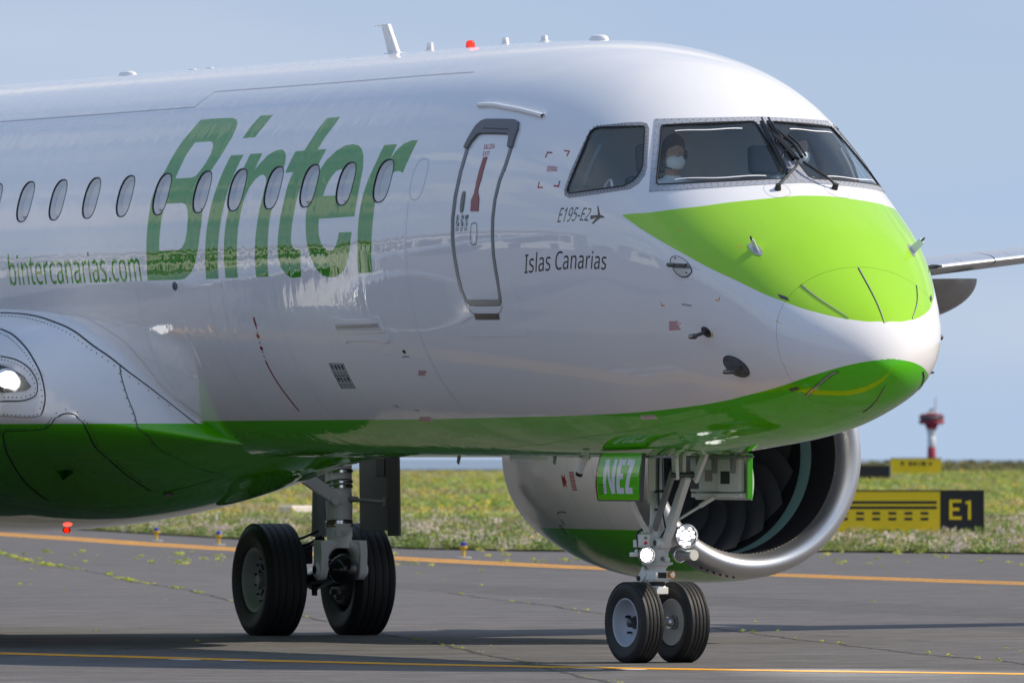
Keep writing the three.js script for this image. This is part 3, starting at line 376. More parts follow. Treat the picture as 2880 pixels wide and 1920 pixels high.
  door_in_right: [[0.007, 25.76], [0.016, 22.95], [0.018, 20.19], [0.003, 17.78], [-0.016, 15.41], [-0.019, 13.56], [-0.025, 11.73], [-0.034, 9.93], [-0.034, 8.15], [-0.036, 6.4], [-0.042, 4.68], [-0.038, 2.99], [-0.037, 1.34], [-0.038, -0.16], [-0.033, -1.55], [-0.029, -3.01], [-0.028, -4.5], [-0.018, -6.4], [-0.011, -8.34], [-0.001, -10.5], [0.004, -12.69], [-0.005, -15.32], [-0.026, -15.92]],
  scuff: [[-0.497, -19.28], [-0.067, -19.64], [-0.077, -21.34], [-0.491, -21]],
  sill: [[-0.606, -15.42], [-0.572, -17.53], [-0.521, -19.05], [-0.05, -19.45], [0.026, -17.61]],
  handle: [[-0.384, 22.54], [-0.318, 22.66], [-0.315, 15.79], [-0.333, 13.51], [-0.332, 12.16], [-0.291, 10.15], [-0.279, 6.58], [-0.416, 6.64], [-0.425, 9.75], [-0.394, 11.5], [-0.388, 13.51], [-0.389, 15.79]],
  salida: [[-0.447, 24.99], [-0.254, 25.36], [-0.463, 26.7]],
  exit: [[-0.42, 22.98], [-0.297, 23.16], [-0.434, 24.35]],
  placards: [[-0.678, 2.64], [-0.608, 2.66], [-0.679, 5.84], [-0.591, 2.49], [-0.527, 2.52], [-0.594, 5.77], [-0.519, 2.59], [-0.447, 2.7], [-0.519, 5.72]],
  corners: [[0.637, 26.07], [0.968, 27.9], [0.655, 13.98], [0.985, 15.27]],
  cornertext: [[0.735, 19.48], [0.913, 20.25], [0.72, 21.34]],
  gutter: [[-0.932, 40.27], [-0.677, 40.31], [-0.4, 39.54], [-0.11, 38.8], [0.132, 38.11], [0.304, 37.66]],
  nosegreen_up: [[1.903, 13.04], [2.272, 21.5], [2.643, 37.88], [2.855, 56.19], [2.932, 67.61], [2.958, 75.69], [2.97, 84], [2.964, 87.25]],
  nosegreen_lo: [[1.903, 13.04], [2.241, 11.2], [2.735, 10.37], [3.189, 11.59], [3.576, 18.34], [3.802, 25.93], [3.996, 32.11], [4.149, 40.49], [4.253, 58.28], [4.29, 89.37]],
  bellygreen: [[-4.211, -53.83], [-1.493, -53.88], [0.12, -54.1], [1.246, -53.62], [1.945, -52.75], [2.602, -51.1], [3.024, -48.58], [3.676, -40.36], [4.073, -29.38], [4.198, -24.2], [4.293, -18.15], [4.341, -12.69], [4.37, -6.47], [4.387, 2.98], [4.396, 28.19], [4.398, 77.49]],
  islas: [[0.475, -9.38], [1.728, -6.78], [0.514, -4.69]],
  e195: [[1.02, 4.08], [1.483, 6.61], [1.034, 8.64]],
  binterweb: [[-10.556, -5.6], [-7.355, -5.77], [-10.624, 2.43]],
  decal1: [[-3.707, -31.68], [-3.404, -31.77], [-3.452, -40.49], [-3.754, -40.53]],
  redtxt1: [[-1.996, -36.66], [-1.809, -36.83], [-1.938, -34.94]],
  redtxt2: [[-2.75, -54.99], [-2.454, -55.08], [-2.637, -52.68]],
  dot1: [[-2.036, -28.75]],
  dash1: [[-2.113, -30.25], [-1.981, -30.32]],
  redline: [[-4.985, -17.01], [-4.98, -19.7], [-5.006, -22.58], [-5.026, -26.37], [-5.056, -30.61], [-5.06, -36.33], [-5.053, -42.91], [-5.076, -49.54]],
  oval1: [[-6.637, -7.52]],
  redtxt3: [[2.499, -22.38], [2.681, -21.33], [2.536, -19.02]],
  blacktxt: [[2.784, -12.39], [2.928, -10.65], [2.789, -11.42]],
  yel: [[2.467, -14.55], [3.228, -4.28], [3.807, 7.45], [3.086, -20.5], [2.625, 20.49], [3.251, 34.65]],
  whitebox: [[1.341, -54.95], [1.561, -55.03], [1.55, -57.14], [1.299, -57.05]],
  wipeS_arm: [[2.854, 76.16], [2.775, 82.58], [2.685, 88.3], [2.599, 88.66, -1]],
  wipeS_up: [[2.58, 88.21, -1], [2.411, 89.07, -1], [2.274, 89.74]],
  wipeS_blade: [[2.067, 88.33], [2.376, 86.77], [2.701, 84.57]],
  wipeP_arm: [[2.836, 76.21, -1], [2.809, 79.11, -1], [2.734, 83.55, -1], [2.616, 86.76, -1]],
  wipeP_up: [[2.549, 85.87, -1], [2.389, 85.41, -1], [2.28, 86.72, -1]],
  wipeP_blade: [[2.063, 88.97, -1], [2.291, 88.82, -1], [2.517, 88.33, -1]],
  bus1: [[1.863, 55.66], [2.017, 67.03], [2.096, 80.05]],
  bus2: [[2.263, 40.58], [2.526, 57.26], [2.661, 76.16]],
};
function oval(cx, cd, rx, rd, n = 28, pw = 2.6, lean = 0) { const o = []; for (let i = 0; i < n; i++) { const t = i / n * 2 * Math.PI, c = Math.cos(t), s = Math.sin(t), y = Math.sign(s) * Math.pow(Math.abs(s), 2 / pw) * rd; o.push([cx + Math.sign(c) * Math.pow(Math.abs(c), 2 / pw) * rx + lean * y, cd + y]); } return o; }
const rounded = (poly, k = 4) => { const o = []; for (let i = 0; i < poly.length; i++) { const p = poly[(i + poly.length - 1) % poly.length], c = poly[i], n = poly[(i + 1) % poly.length], L = (a, b, t) => [lerp(a[0], b[0], t), lerp(a[1], b[1], t)], a = L(c, p, 0.25), b = L(c, n, 0.25); for (let j = 0; j <= k; j++) { const t = j / k, u = 1 - t; o.push([u * u * a[0] + 2 * u * t * c[0] + t * t * b[0], u * u * a[1] + 2 * u * t * c[1] + t * t * b[1]]); } } return o; };

// --- the paint: white, green nose cap, green belly, lettering and stencils, drawn in hull coordinates
const LIME = 'rgb(152,208,32)', GREEN = 'rgb(84,192,6)', LETTER = 'rgb(50,142,12)', WHITE = 'rgb(231,231,233)';
const XJ = XT - 2.45 * 2.45, XB0 = -16.2;
const noseUV = (x, d) => [1 - Math.sqrt(Math.max(XT - x, 0)) / 2.45, (d + 90) / 180], barrelUV = (x, d) => [(x - XB0) / (XJ - XB0), (d + 90) / 180];
class Paint {
  constructor(w, h, uv) { [this.c, this.g] = canvas(w, h); this.w = w; this.h = h; this.uv = uv; this.fill(WHITE, [[-40, -91], [-40, 91], [4.4, 91], [4.4, -91]]); this.g.fillStyle = WHITE; this.g.fillRect(0, 0, w, h); }
  at(p) { const [u, v] = this.uv(p[0], p[1]); return [u * this.w, (1 - v) * this.h]; }
  path(polys) { const g = this.g; g.beginPath(); for (const poly of polys) { poly.forEach((p, i) => { const [x, y] = this.at(p); if (i) g.lineTo(x, y); else g.moveTo(x, y); }); g.closePath(); } }
  fill(style, ...polys) { this.path(polys); this.g.fillStyle = style; this.g.fill('evenodd'); }
  line(style, w, pts, dash) { const g = this.g; g.beginPath(); pts.forEach((p, i) => { const [x, y] = this.at(p); if (i) g.lineTo(x, y); else g.moveTo(x, y); }); g.strokeStyle = style; g.lineWidth = w; g.setLineDash(dash ?? []); g.stroke(); g.setLineDash([]); }
  text(str, [p0, p1, p2], style, font = 'sans-serif', cap = 0.714, weight = '') { // baseline start, baseline end, top of a capital at the start
    const g = this.g, a = this.at(p0), b = this.at(p1), c = this.at(p2); g.save(); g.font = `${weight} 100px ${font}`; const w = g.measureText(str).width, h = 100 * cap;
    g.setTransform((b[0] - a[0]) / w, (b[1] - a[1]) / w, -(c[0] - a[0]) / h, -(c[1] - a[1]) / h, a[0], a[1]); g.fillStyle = style; g.fillText(str, 0, 0); g.restore();
  }
  greek([p0, p1, p2], rows, style, seed) { const r = rand(seed); for (let k = 0; k < rows; k++) { const t = (k + 0.2) / rows, e = 0.65 + 0.35 * r(), L = (s, u) => [p0[0] + (p1[0] - p0[0]) * s + (p2[0] - p0[0]) * u, p0[1] + (p1[1] - p0[1]) * s + (p2[1] - p0[1]) * u]; let s = 0; while (s < e) { const w = 0.04 + 0.09 * r(); this.fill(style, [L(s, t), L(Math.min(s + w, e), t), L(Math.min(s + w, e), t + 0.55 / rows), L(s, t + 0.55 / rows)]); s += w + 0.015; } } }
}
const curve = (pts, n = 8) => { const c = new THREE.CatmullRomCurve3(pts.map(([x, d]) => V(x, d * ARC, 0)), false, 'centripetal'), o = []; for (let i = 0; i <= n * (pts.length - 1); i++) { const p = c.getPoint(i / (n * (pts.length - 1))); o.push([p.x, p.y / ARC]); } return o; };
const BELLY = -53.85;
function paintNose(words) {
  const P = new Paint(2048, 2048, noseUV);
  const up = FT.nosegreen_up.slice(0, -1), lo = FT.nosegreen_lo.slice(0, -1);
  P.fill(LIME, [...curve([...up, [2.975, 90]]), [3.2, 91], [4.29, 91], ...curve([...lo, [4.292, 90]]).reverse()]);
  const bg = FT.bellygreen.slice(1); P.fill(GREEN, [[-2.5, BELLY], [-1.49, BELLY], ...curve(bg.slice(0, -2)).slice(1), ...bg.slice(-2), [4.398, 91], [4.4, 91], [4.4, -91], [-2.5, -91]]);
  if (!words) return P;
  const black = 'rgb(22,22,24)', red = 'rgb(140,24,36)', grey = 'rgb(120,122,128)';
  P.text('Islas Canarias', FT.islas, black); P.text('E195-E2', FT.e195, black, 'sans-serif', 0.714, 'italic');
  { const [a, b, c] = [[1.515, 6.7], [1.66, 9.0], [1.55, 12.2]]; P.fill(black, [[1.50, 8.6], [1.60, 9.6], [1.57, 12.6], [1.585, 12.7], [1.63, 9.9], [1.68, 9.9], [1.69, 9.5], [1.64, 8.9], [1.55, 6.0], [1.53, 6.0], [1.585, 8.6], [1.52, 7.4], [1.505, 7.4]]); }
  P.text('SALIDA', FT.salida, red, 'sans-serif', 0.714, 'bold'); P.text('EXIT', FT.exit, red, 'sans-serif', 0.714, 'bold');
  for (const [k, sx, sd] of [[0, 1, -1], [1, -1, -1], [2, 1, 1], [3, -1, 1]]) { const [x, d] = FT.corners[k]; P.fill(red, [[x, d], [x + 0.085 * sx, d + 0.15 * sx], [x + 0.085 * sx, d + 0.15 * sx + 0.55 * sd], [x + 0.02 * sx, d + 0.55 * sd], [x + 0.02 * sx, d + 2.1 * sd], [x, d + 2.1 * sd]]); }
  P.greek(FT.cornertext, 5, red, 3); P.greek(FT.redtxt3, 9, red, 4); P.greek([[2.76, -12.3], [2.90, -11.6], [2.765, -11.5]], 2, 'rgb(90,92,96)', 5);
  for (let k = 0; k < 6; k++) { const [x, d] = FT.yel[k], s = k % 2 ? -1 : 1; P.fill('rgb(205,160,30)', [[x, d], [x + 0.05 * s, d + 0.3 * s], [x + 0.05 * s, d + 0.8 * s], [x + 0.012 * s, d + 0.5 * s], [x + 0.012 * s, d + 1.5], [x, d + 1.5]]); }
  P.fill('rgb(196,188,190)', FT.whitebox); P.line('rgb(150,60,70)', 1, [[1.36, -55.6], [1.5, -55.7]]); P.line('rgb(150,60,70)', 1, [[1.36, -56.2], [1.5, -56.3]]);
  for (let k = 0; k < 3; k++) { const [a, b, c] = FT.placards.slice(k * 3, k * 3 + 3); P.fill('rgb(190,192,196)', [a, b, [b[0], c[1]], [a[0], c[1]]]); const r = rand(90 + k); for (let j = 0; j < 9; j++) { const x = lerp(a[0], b[0], r() * 0.7), d = lerp(a[1], c[1], r() * 0.8); P.fill(r() > 0.4 ? black : 'rgb(70,74,80)', [[x, d], [x + 0.018, d + 0.1], [x + 0.022, d + 0.9], [x + 0.004, d + 0.7]]); } P.greek([[a[0], a[1] - 1.2], [b[0], b[1] - 1.2], [a[0], a[1] - 0.1]], 4, black, 95 + k); }
  return P;
}
function paintBarrel(words) {
  const P = new Paint(words ? 2048 : 512, words ? 2048 : 512, barrelUV);
  P.fill(GREEN, [[XB0 - 1, BELLY], [XJ + 1, BELLY], [XJ + 1, -91], [XB0 - 1, -91]]);
  if (!words) return P;
  const soft = (k, n = 3) => curve([...FT[k], FT[k][0]], n);
  for (const l of ['i_dot', 'i_stem', 'n', 't', 'r']) P.fill(LETTER, FT[l]); P.fill(LETTER, FT.B_out, FT.B_c1, FT.B_c2); P.fill(LETTER, FT.e_out, FT.e_c);
  P.text('bintercanarias.com', FT.binterweb, LETTER, 'sans-serif', 0.76);
  const red = 'rgb(130,24,30)', black = 'rgb(26,26,30)';
  P.line(red, 5, FT.redline.slice(0, 2)); P.line(red, 2, FT.redline.slice(1, 5), [9, 8]); P.line(red, 4, FT.redline.slice(4));
  for (const k of [2, 3]) P.fill(red, oval(FT.redline[k][0], FT.redline[k][1], 0.03, 0.6));
  { const [a, b, c, d] = FT.decal1; P.fill('rgb(176,178,182)', [a, b, c, d]); const L = (s, t) => [lerp(lerp(a[0], b[0], s), lerp(d[0], c[0], s), t), lerp(lerp(a[1], b[1], s), lerp(d[1], c[1], s), t)], r = rand(7); for (const y of [0.06, 0.54]) for (let k = 0; k < 4; k++) { P.fill(black, [L(0.06 + k * 0.23, y), L(0.16 + k * 0.23 + 0.08 * r(), y + 0.04 * r()), L(0.2 + k * 0.23, y + 0.18), L(0.12 + 0.05 * r() + k * 0.23, y + 0.2), L(0.1 + k * 0.23, y + 0.1)]); P.greek([L(0.05 + k * 0.23, y + 0.42), L(0.24 + k * 0.23, y + 0.42), L(0.05 + k * 0.23, y + 0.24)], 5, 'rgb(90,92,96)', 30 + k); } P.line(black, 1.2, [a, b, c, d, a]); P.line(black, 2, [L(0, 0.49), L(1, 0.49)]); }
  P.greek(FT.redtxt1, 6, 'rgb(140,40,46)', 8); P.fill('rgb(196,180,184)', [FT.redtxt2[0], FT.redtxt2[1], [FT.redtxt2[1][0], FT.redtxt2[2][1]], FT.redtxt2[2]]); P.greek(FT.redtxt2, 4, 'rgb(150,40,50)', 9);
  P.fill(black, oval(FT.dot1[0][0], FT.dot1[0][1], 0.03, 0.55)); P.line(black, 2.5, FT.dash1); P.fill('rgb(60,62,66)', oval(FT.oval1[0][0], FT.oval1[0][1], 0.06, 1.2, 24, 2));
  for (const [x, d] of [[-2.95, -47.6], [-2.6, -49.6]]) { P.line(black, 2, [[x, d], [x + 0.1, d]]); P.line(black, 1.5, [[x + 0.02, d - 0.6], [x + 0.09, d - 0.6]]); }
  return P;
}
// very slight waviness of the skin between frames and stringers, as on any sheet-metal hull
const skinWave = dataTex(512, 512, (() => { const a = tiled(21, 10, 3), b = tiled(22, 26, 3); return (u, v) => { const f = Math.abs(((u * 8) % 1) - 0.5) * 2, s = Math.abs(((v * 10) % 1) - 0.5) * 2, g = 0.5 + 0.20 * a(u, v) + 0.10 * b(u, v) - 0.10 * Math.pow(f, 8) - 0.05 * Math.pow(s, 8); return [g, g, g]; }; })());
const skinMat = (P, rx, ry) => phy({ map: canvasTex(P.c), roughness: 0.02, ior: 1.6, bumpMap: repeated(skinWave, rx, ry), bumpScale: 0.0055 });
const matNoseS = skinMat(paintNose(true), 1.3, 1.2), matNoseP = skinMat(paintNose(false), 1.3, 1.2), matBarrelS = skinMat(paintBarrel(true), 3.6, 1.2), matBarrelP = skinMat(paintBarrel(false), 3.6, 1.2);
matNoseS.bumpScale = matNoseP.bumpScale = 0.0015;

const WIN = FT.win.map(([x]) => oval(x, 17.45, 0.166, 6.2, 36, 2.6)); for (const x of [-11.12, -11.92, -12.72]) WIN.push(oval(x, 17.45, 0.166, 6.2, 36, 2.6));
const SIDEWIN = FT.sidewin, SHIELD = FT.shield, range = (a, b, s) => { const n = Math.max(1, Math.round(Math.abs(b - a) / s)), o = []; for (let i = 0; i < n; i++) o.push(a + (b - a) * i / n); return o; };
const DOOR = FT.door_out;
{
  const qs = [...range(0.0008, 0.3, 0.012), ...range(0.3, 1.2, 0.02), ...range(1.2, 1.86, 0.0055), ...range(1.86, 2.06, 0.012), ...range(2.06, 2.30, 0.005), ...range(2.30, 2.45, 0.02), 2.45];
  const xs = qs.map((q) => XT - q * q), degs = [...range(-90, -20, 2.5), ...range(-20, 11, 0.8), ...range(11, 90, 0.75), 89.999];
  const degsP = [...range(-90, 11, 2.5), ...range(11, 90, 0.75), 89.999];
  const inset = (poly, k) => { const cx = poly.reduce((s, p) => s + p[0], 0) / poly.length, cy = poly.reduce((s, p) => s + p[1], 0) / poly.length; return poly.map(([x, y]) => { const dx = x - cx, dy = (y - cy) * ARC, l = Math.hypot(dx, dy); return [x - dx / l * k, y - dy / l * k / ARC]; }); };
  const inRad = (lo, hi) => xs.filter((x) => x >= lo && x <= hi);
  const rad = xs.filter((x) => x > 3.8155), body = xs.filter((x) => x <= 3.8125);
  for (const [side, mat, dg] of [[1, matNoseS, degs], [-1, matNoseP, degsP]]) {
    part('radome', skinGeometry([...rad, 3.8152], dg, side, noseUV), mat, aircraft);
    part('nose_skin', skinGeometry([3.8132, ...body], dg, side, noseUV, side > 0 ? [SIDEWIN, SHIELD, inset(DOOR, -0.004)] : [SIDEWIN, SHIELD]), mat, aircraft);
  }
  aircraft.children.filter((o) => o.name === 'radome').forEach((o) => (o.userData.label = 'green and white radome at the tip of the nose'));
  const door = part('service_door', skinGeometry([...range(0.12, -0.82, 0.02), -0.82], [...range(-18.5, 36, 0.6), 36], 1, noseUV, [], inset(DOOR, 0.0), -0.002), matNoseS, aircraft);
  const winXs = [...range(XJ, -13.2, 0.026), ...range(-13.2, XB0, 0.25), XB0], winDegs = [...range(-90, -60, 2.5), ...range(-60, -46, 1.2), ...range(-46, 9, 2.5), ...range(9, 26, 0.5), ...range(26, 90, 2.5), 89.999];
  part('fuselage_skin', skinGeometry(winXs, winDegs, 1, barrelUV, WIN), matBarrelS, aircraft);
  part('fuselage_skin', skinGeometry([...range(XJ, XB0, 0.3), XB0], [...range(-90, 90, 2.5), 89.999], -1, barrelUV), matBarrelP, aircraft);
  for (const s of [1, -1]) part('aft_fuselage', skinGeometry([...range(XB0, -36.9, 0.5), -36.95], [...range(-90, 90, 5), 89.999], s, (x, d) => [0.03, (d + 90) / 180]), matBarrelP, aircraft);

  // door seal, rain hood, handle, slots, scuff plates
  const inLeft = FT.door_in_left, inRight = FT.door_in_right, inner = [...inRight, ...inLeft.slice().reverse(), [-0.686, 27.26], [-0.632, 29.6], [-0.585, 30.0], [-0.133, 30.1], [-0.075, 29.4], [-0.02, 26.3]];
  part('door_seal', hullPlate(DOOR, 1, 0.004, inner, 0.006, 2), M.doorGrey, door);
  part('rain_hood', hullPlate([[-0.775, 25.4], [-0.765, 28.6], [-0.735, 32.7], [-0.685, 34.3], [-0.61, 34.95], [-0.10, 35.2], [-0.03, 34.6], [0.025, 32.2], [0.068, 26.0], [-0.004, 25.9], [-0.055, 29.2], [-0.09, 30.1], [-0.133, 30.35], [-0.585, 30.2], [-0.636, 29.7], [-0.69, 27.3], [-0.706, 25.4]], 1, 0.022, null, 0.02, 2), M.hood, door);
  { const dots = []; for (let i = 0; i < 13; i++) { const p = onHull(lerp(-0.55, -0.12, i / 12), 31.6, 1, 0.022); dots.push(new THREE.SphereGeometry(0.006, 6, 4).translate(p.x, p.y, p.z)); } part('hood_rivets', dots, M.black, door); }
  part('door_handle', hullPlate(FT.handle, 1, 0.004, null, 0.004, 2), std({ color: lin(0.24, 0.025, 0.035), roughness: 0.3 }), door);
  part('handle_recess', hullPlate(oval(-0.58, 9.35, 0.036, 3.1, 24, 3), 1, 0.003, null, 0.003, 2), M.gearGrey, door);
  part('handle_recess', hullPlate(oval(-0.575, 9.3, 0.026, 2.8, 24, 3), 1, 0.0055, null, 0.003, 2), std({ color: lin(0.08, 0.08, 0.09), roughness: 0.25 }), door);
  part('access_panel_seam', hullBand(rounded([[-0.397, 3.4], [-0.288, 3.4], [-0.288, -1.8], [-0.404, -1.8]]), 0.007, 0.002, 1, true), M.doorGrey, door);
  part('sill_seam', hullBand(FT.sill, 0.008, 0.003), M.gearGrey, door);
  part('door_scuff_plate', hullPlate(FT.scuff, 1, 0.004, null, 0.004, 2), M.black, door);
  const pw = std({ color: new THREE.Color(WHITE), roughness: 0.07 });
  part('scuff_panel', hullPlate([[0.055, -10.4], [0.242, -10.5], [0.281, -26.3], [-0.824, -25.7], [-0.806, -22.2], [-0.50, -21.4], [-0.05, -21.6], [0.05, -18.6]], 1, 0.0035, null, 0.0035, 3), pw, aircraft);
  part('scuff_panel', hullPlate([[-0.92, -10.0], [-0.70, -10.2], [-0.67, -13], [-0.60, -17], [-0.54, -20], [-0.80, -22]], 1, 0.0035, null, 0.0035, 3), pw, aircraft);
  part('rain_gutter', tube(FT.gutter.map(([x, d]) => onHull(x, d, 1, 0.012).toArray()), 0.02, 30, 8), M.plainWhite, aircraft);

  // cabin windows: seal, clear outer pane, lining of the opening and the shade behind it
  const shadeMat = std({ color: lin(0.76, 0.75, 0.73), roughness: 0.7 }), lining = std({ color: lin(0.70, 0.70, 0.72), roughness: 0.6 }), behind = std({ color: lin(0.36, 0.36, 0.38), roughness: 0.8 });
  WIN.slice(0, 12).forEach((w, k) => {
    const cx = w.reduce((s, p) => s + p[0], 0) / w.length, shrink = (rx, rd) => oval(cx, 17.45, rx, rd, 36, 2.6);
    const f = part('cabin_window', hullPlate(shrink(0.170, 6.36), 1, 0.0025, shrink(0.162, 6.04), 0.02, 1), M.seal, aircraft);
    part('pane', hullPlate(shrink(0.164, 6.12), 1, -0.004, null, 0.001, 3), M.cabinGlass, f);
    const ring = []; for (const [a, b, o0, o1] of [[0.163, 6.1, -0.010, -0.04]]) { const A = shrink(a, b), B = shrink(0.138, 5.1); for (let i = 0; i < A.length; i++) { const j = (i + 1) % A.length, P = [onHull(...A[i], 1, o0), onHull(...A[j], 1, o0), onHull(...B[j], 1, o1), onHull(...B[i], 1, o1)]; ring.push(P[0], P[1], P[2], P[0], P[2], P[3]); } }
    const g = new THREE.BufferGeometry().setFromPoints(ring); g.computeVertexNormals(); part('lining', g, lining, f);
    const half = 12.6 + (k % 3) * 0.2, B = shrink(0.142, 5.25);
    part('shade', hullPlate(B.map(([x, d]) => [x, Math.max(d, 13.2 - (k % 4) * 0.4)]), 1, -0.042, null, 0.002, 2), shadeMat, f);
    part('inner_panel', hullPlate(B, 1, -0.056, null, 0.002, 2), behind, f);
  });
  part('window_plug_seam', hullBand(oval(-1.49, 16.8, 0.135, 6.0, 30, 2.7), 0.005, 0.0015, 1, true), M.frameMetal, aircraft);

  // skin joints: thin butt straps and access panels along the hull
  const seam = std({ color: lin(0.36, 0.37, 0.41), roughness: 0.35 });
  part('skin_joint', hullBand([[-12.05, 48.4], [-9.65, 48.4], [-7.39, 48.5]], 0.009, 0.002), seam, aircraft); part('skin_joint', hullBand([[-7.38, 48.6], [-7.31, 56]], 0.008, 0.002), seam, aircraft); part('skin_joint', hullBand([[-7.31, 56.1], [-4.3, 56], [-1.7, 56.3]], 0.009, 0.002), seam, aircraft);
  const strapPaint = std({ color: lin(0.78, 0.78, 0.80), roughness: 0.09 });
  for (const x of [-4.42, -5.9, -7.5]) part('skin_joint', hullBand([[x, -52], [x, -30], [x, -8]], 0.004, 0.0012), std({ color: lin(0.58, 0.58, 0.61), roughness: 0.2 }), aircraft);
  for (const x of [-1.62]) part('butt_strap', hullBand([[x, -52], [x, -20], [x, 10.5]].concat([]), 0.045, 0.0012), strapPaint, aircraft);
  // ground service panel with drain slots
  { const v = part('service_panel', hullPlate(rounded([[-3.31, -17.6], [-3.14, -17.6], [-3.10, -18.4], [-2.46, -18.6], [-2.42, -17.9], [-2.29, -18.0], [-2.225, -25.6], [-2.40, -25.8], [-2.45, -24.9], [-3.1, -24.6], [-3.13, -25.4], [-3.28, -25.3]], 3), 1, 0.006, null, 0.006, 2), pw, aircraft);
    part('panel_recess', hullPlate([[-3.25, -19.3], [-2.34, -19.6], [-2.31, -21.8], [-3.26, -21.4]], 1, 0.0075, null, 0.003, 2), std({ color: lin(0.6, 0.61, 0.63), roughness: 0.15 }), v);
    for (let i = 0; i < 28; i++) { const x = lerp(-3.23, -2.37, i / 27); part('slot', hullPlate([[x, -19.9], [x + 0.014, -19.9], [x + 0.014, -20.9], [x, -20.9]], 1, 0.010, null, 0.002, 0), M.darkPanel, v); }
    part('lower_edge', hullBand([[-3.25, -22.3], [-2.25, -22.6]], 0.008, 0.009), M.gearGrey, v); }

  // radome: lightning diverter strips and latches, the bonded tip
  const strip = std({ color: lin(0.55, 0.53, 0.56), roughness: 0.3, metalness: 0.6 });
  for (const s of [1, -1]) {
    part('diverter_strip', [hullBand([[3.819, 45.6], [4.02, 46.5], [4.198, 48.4]], 0.016, 0.008, s)], strip, aircraft); part('diverter_strip', [hullBand([[4.194, -28], [4.03, -40], [3.831, -49.8]], 0.016, 0.008, s)], strip, aircraft);
    part('strip_base', hullBand([[3.812, 45.6], [4.02, 46.5], [4.203, 48.4]], 0.030, 0.004, s), M.black, aircraft); part('strip_base', hullBand([[4.199, -27.8], [4.03, -40], [3.826, -49.9]], 0.030, 0.004, s), M.black, aircraft);
    for (const L of [[[3.751, 27.0], [3.823, 30.0]], [[3.71, -44.1], [3.819, -42.1]]]) part('radome_latch', hullBand(L, 0.05, 0.004, s), std({ color: lin(0.06, 0.06, 0.065), roughness: 0.4 }), aircraft);
  }
  for (const L of [[[3.822, 89.4], [4.05, 89.2], [4.295, 88.5]], [[4.32, -86.5], [4.12, -88.3], [3.912, -89]]]) { part('diverter_strip', hullBand(L, 0.016, 0.008), strip, aircraft); part('strip_base', hullBand(L, 0.030, 0.004), M.black, aircraft); }

  // windscreen and side windows: metal surround with screws, black gasket, pane
  const grow = (poly, k) => inset(poly, -k);
  const shieldOut = FT.shield_out.map(([x, d]) => [x, Math.min(d, 89.9)]).filter((p, i) => true);
  const so = FT.shield_out.map(([x, d]) => [x, d > 87.8 ? 89.9 : d]);
  for (const s of [1, -1]) {
    const w = part('windscreen', hullPlate(so, s, 0.004, grow(SHIELD, -0.004), 0.006, 3), M.frameMetal, aircraft);
    part('gasket', hullPlate(grow(SHIELD, 0.008), s, 0.0075, inset(SHIELD, 0.012), 0.012, 1), M.seal, w);
    part('pane', hullPlate(SHIELD, s, -0.004, null, 0.001, 4), M.glass, w);
    const bus = std({ color: lin(0.8, 0.8, 0.8), roughness: 0.4 }); part('heater_strip', hullBand(FT.bus1, 0.012, -0.001, s), bus, w); part('heater_strip', hullBand(FT.bus2, 0.012, -0.001, s), bus, w);
    const dots = [], walk = (poly, step) => { const o = []; for (let i = 0; i < poly.length; i++) { const a = poly[i], b = poly[(i + 1) % poly.length], n = Math.max(1, Math.round(Math.hypot(b[0] - a[0], (b[1] - a[1]) * ARC) / step)); for (let k = 0; k < n; k++) o.push([lerp(a[0], b[0], k / n), lerp(a[1], b[1], k / n)]); } return o; };
    for (const p of [...walk(inset(so, 0.025), 0.07), ...walk(grow(SHIELD, 0.028), 0.07)]) { if (p[1] > 89.4) continue; const v = onHull(p[0], p[1], s, 0.0042); dots.push(new THREE.SphereGeometry(0.005, 6, 4).translate(v.x, v.y, v.z)); }
    part('screw_row', dots, M.rivet, w);
    const sw = part('side_window', hullPlate(FT.sidewin_out, s, 0.005, grow(SIDEWIN, -0.004), 0.007, 3), std({ color: lin(0.30, 0.31, 0.33), roughness: 0.45, metalness: 0.2 }), aircraft);
    part('gasket', hullPlate(grow(SIDEWIN, 0.006), s, 0.008, inset(SIDEWIN, 0.010), 0.012, 1), M.seal, sw); part('pane', hullPlate(SIDEWIN, s, -0.004, null, 0.001, 4), M.glass, sw);
    const d2 = []; for (const p of walk(grow(SIDEWIN, 0.022), 0.05)) { const v = onHull(p[0], p[1], s, 0.0055); d2.push(new THREE.SphereGeometry(0.0045, 6, 4).translate(v.x, v.y, v.z)); } part('screw_row', d2, M.black, sw);
    part('wiper_panel_seam', hullBand(oval(2.86, 75.6, 0.10, 5.6, 28, 2.4), 0.004, 0.0015, s, true), seam, aircraft);
  }
  part('centre_post', hullPlate([[2.0, 88.6], [2.0, 90], [2.76, 90], [2.76, 88.0]], 1, 0.006, null, 0.004, 2), M.frameMetal, aircraft);
  // wipers: bent arm from the pivot, upper arm and the long blade along the centre post
  for (const [s, k] of [[1, 'S'], [-1, 'P']]) {
    const P = (n, o) => FT['wipe' + n].map(([x, d, q], i) => onHull(x, d, q ?? 1, o[i]).toArray());
    const w = part('wiper', tube(P(k + '_arm', [0.03, 0.06, 0.075, 0.07]), 0.011, 24, 8), M.black, aircraft);
    const pv = onHull(...FT['wipe' + k + '_arm'][0].slice(0, 2), s, 0.0), pn = hullNormal(...FT['wipe' + k + '_arm'][0].slice(0, 2), s), top = pv.clone().addScaledVector(pn, 0.045); part('pivot', rod(pv.toArray(), top.toArray(), 0.026, 0.02, 14), M.black, w);
    const up = P(k + '_up', [0.07, 0.06, 0.05]), bl = P(k + '_blade', [0.022, 0.022, 0.022]);
